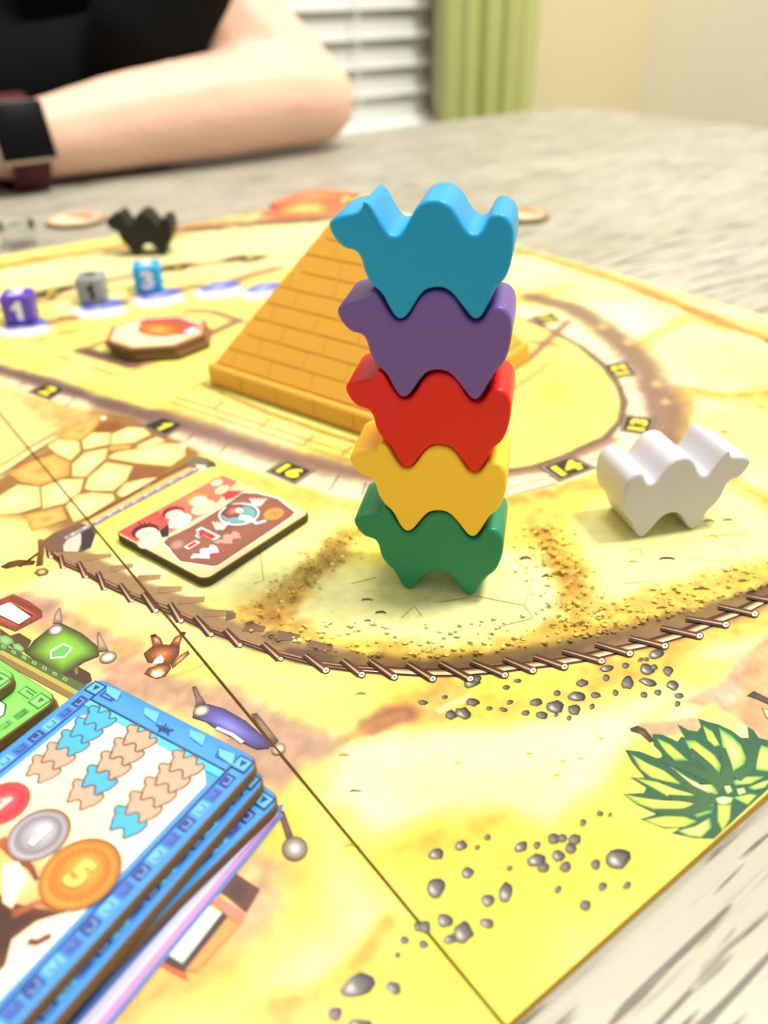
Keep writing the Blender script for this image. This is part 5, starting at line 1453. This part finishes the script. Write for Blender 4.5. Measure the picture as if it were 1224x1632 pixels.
shirt = [[(p, big(r, .010)) for p, r in torso[0]], [(p, big(r, .012)) for p, r in torso[1]],
         [(sh, .068), ((0.300, 0.735, z + .215), .066), ((0.298, 0.735, z + .19), .066)], [(shr, .066), ((-0.08, 0.75, z + .19), .064)],
         [((0.27, 0.80, z + .26), .07), ((0.325, 0.785, z + .16), .066), ((0.292, 0.785, z + .065), .060), ((0.255, 0.79, z - .02), .060), ((0.20, 0.82, z - .10), .07)],
         [((0.05, 0.79, z + .12), .07), ((0.14, 0.775, z + .05), .07), ((0.22, 0.78, z + .0), .06)]]
shirt.append([(tuple(PY(356, -174, .68)), .050), (tuple(PY(281, -34, .642)), .042), (tuple(PY(236, 50, .65)), .042), (tuple(PY(204, 112, .69)), .042), (tuple(PY(60, 150, .74)), .05)])
blobby('t_shirt', shirt, 0.006, 8, SHIRT, per)
blobby('hair', [[((0.14, 0.835, z + .60), (.076, .085, .070)), ((0.14, 0.865, z + .54), (.074, .060, .08)), ((0.14, 0.88, z + .45), (.065, .045, .06))]], 0.006, 4, HAIR, per)
for s in (-1, 1):
    bm = bmesh.new(); bmesh.ops.create_icosphere(bm, subdivisions=2, radius=.011)
    me = bpy.data.meshes.new('eye'); bm.to_mesh(me); bm.free()
    o = link('eye', me, plain('eye_dark', (40, 30, 26), .2), per, True); o.location = (s * .028, 0.738 - 0.80, z + .545 - .46)

# ---- wristwatch
wd_c = Vector((0.154, 0.610, z + 0.0255))
wat = tag(empty('wristwatch', (wd_c.x, wd_c.y, z + 0.002)), 'square smartwatch with dark screen and burgundy strap on the wrist', 'watch')
nface = Vector((-0.30, -0.62, 0.72)).normalized()
STRAP = plain('burgundy_strap', (86, 34, 38), .7, .3, .1, 200)
METAL = plain('gold_aluminium', (226, 200, 178), .3, .5, .02, 100, metal=.6)
SCREEN = plain('watch_glass', (6, 6, 8), .3, .12)
v, f = [], []
n = 40; ww_ = 0.0115
for k in range(n):
    a = 2 * math.pi * k / n
    rr = (0.0302 * math.cos(a), 0.0288 * math.sin(a))
    for dr in (0, .0024):
        for sx in (-1, 1):
            d = Vector((0, rr[0] * (1 + dr / .032), max(rr[1] * (1 + dr / .032), -0.0252)))
            v.append((sx * ww_, d.y, d.z + wd_c.z - (z + .002)))
for k in range(n):
    a, b = 4 * k, 4 * ((k + 1) % n)
    f += [(a, a + 1, b + 1, b), (a + 2, b + 2, b + 3, a + 3), (a, b, b + 2, a + 2), (a + 1, a + 3, b + 3, b + 1)]
me = mesh('strap', v, f)
bm = bmesh.new(); bm.from_mesh(me); bmesh.ops.recalc_face_normals(bm, faces=bm.faces); bm.to_mesh(me); bm.free()
link('strap', me, STRAP, wat, True)
zax = Vector((-0.05, -0.93, 0.36)).normalized(); xax = Vector((1, 0, 0)); yax = zax.cross(xax)
Rm = Matrix((xax, yax, zax)).transposed().to_4x4()
def wpiece(name, hx, hy, z0_, z1_, bev, mat):
    me = mesh(name, *box_vf(-hx, hx, -hy, hy, z0_, z1_)); bevel_mesh(me, bev, 3)
    me.transform(Matrix.Translation(Vector((0, 0, wd_c.z - (z + .002))) ) @ Rm)
    return link(name, me, mat, wat, True)
wpiece('case', .0180, .0185, .0270, .0345, .0042, METAL)
wpiece('screen', .0166, .0171, .0334, .0352, .0010, SCREEN)
me = mesh('crown', *tube_vf((-.0180, .008, .031), (-.0205, .008, .031), .0030)); me.transform(Matrix.Translation(Vector((0, 0, wd_c.z - (z + .002)))) @ Rm); link('crown', me, METAL, wat)
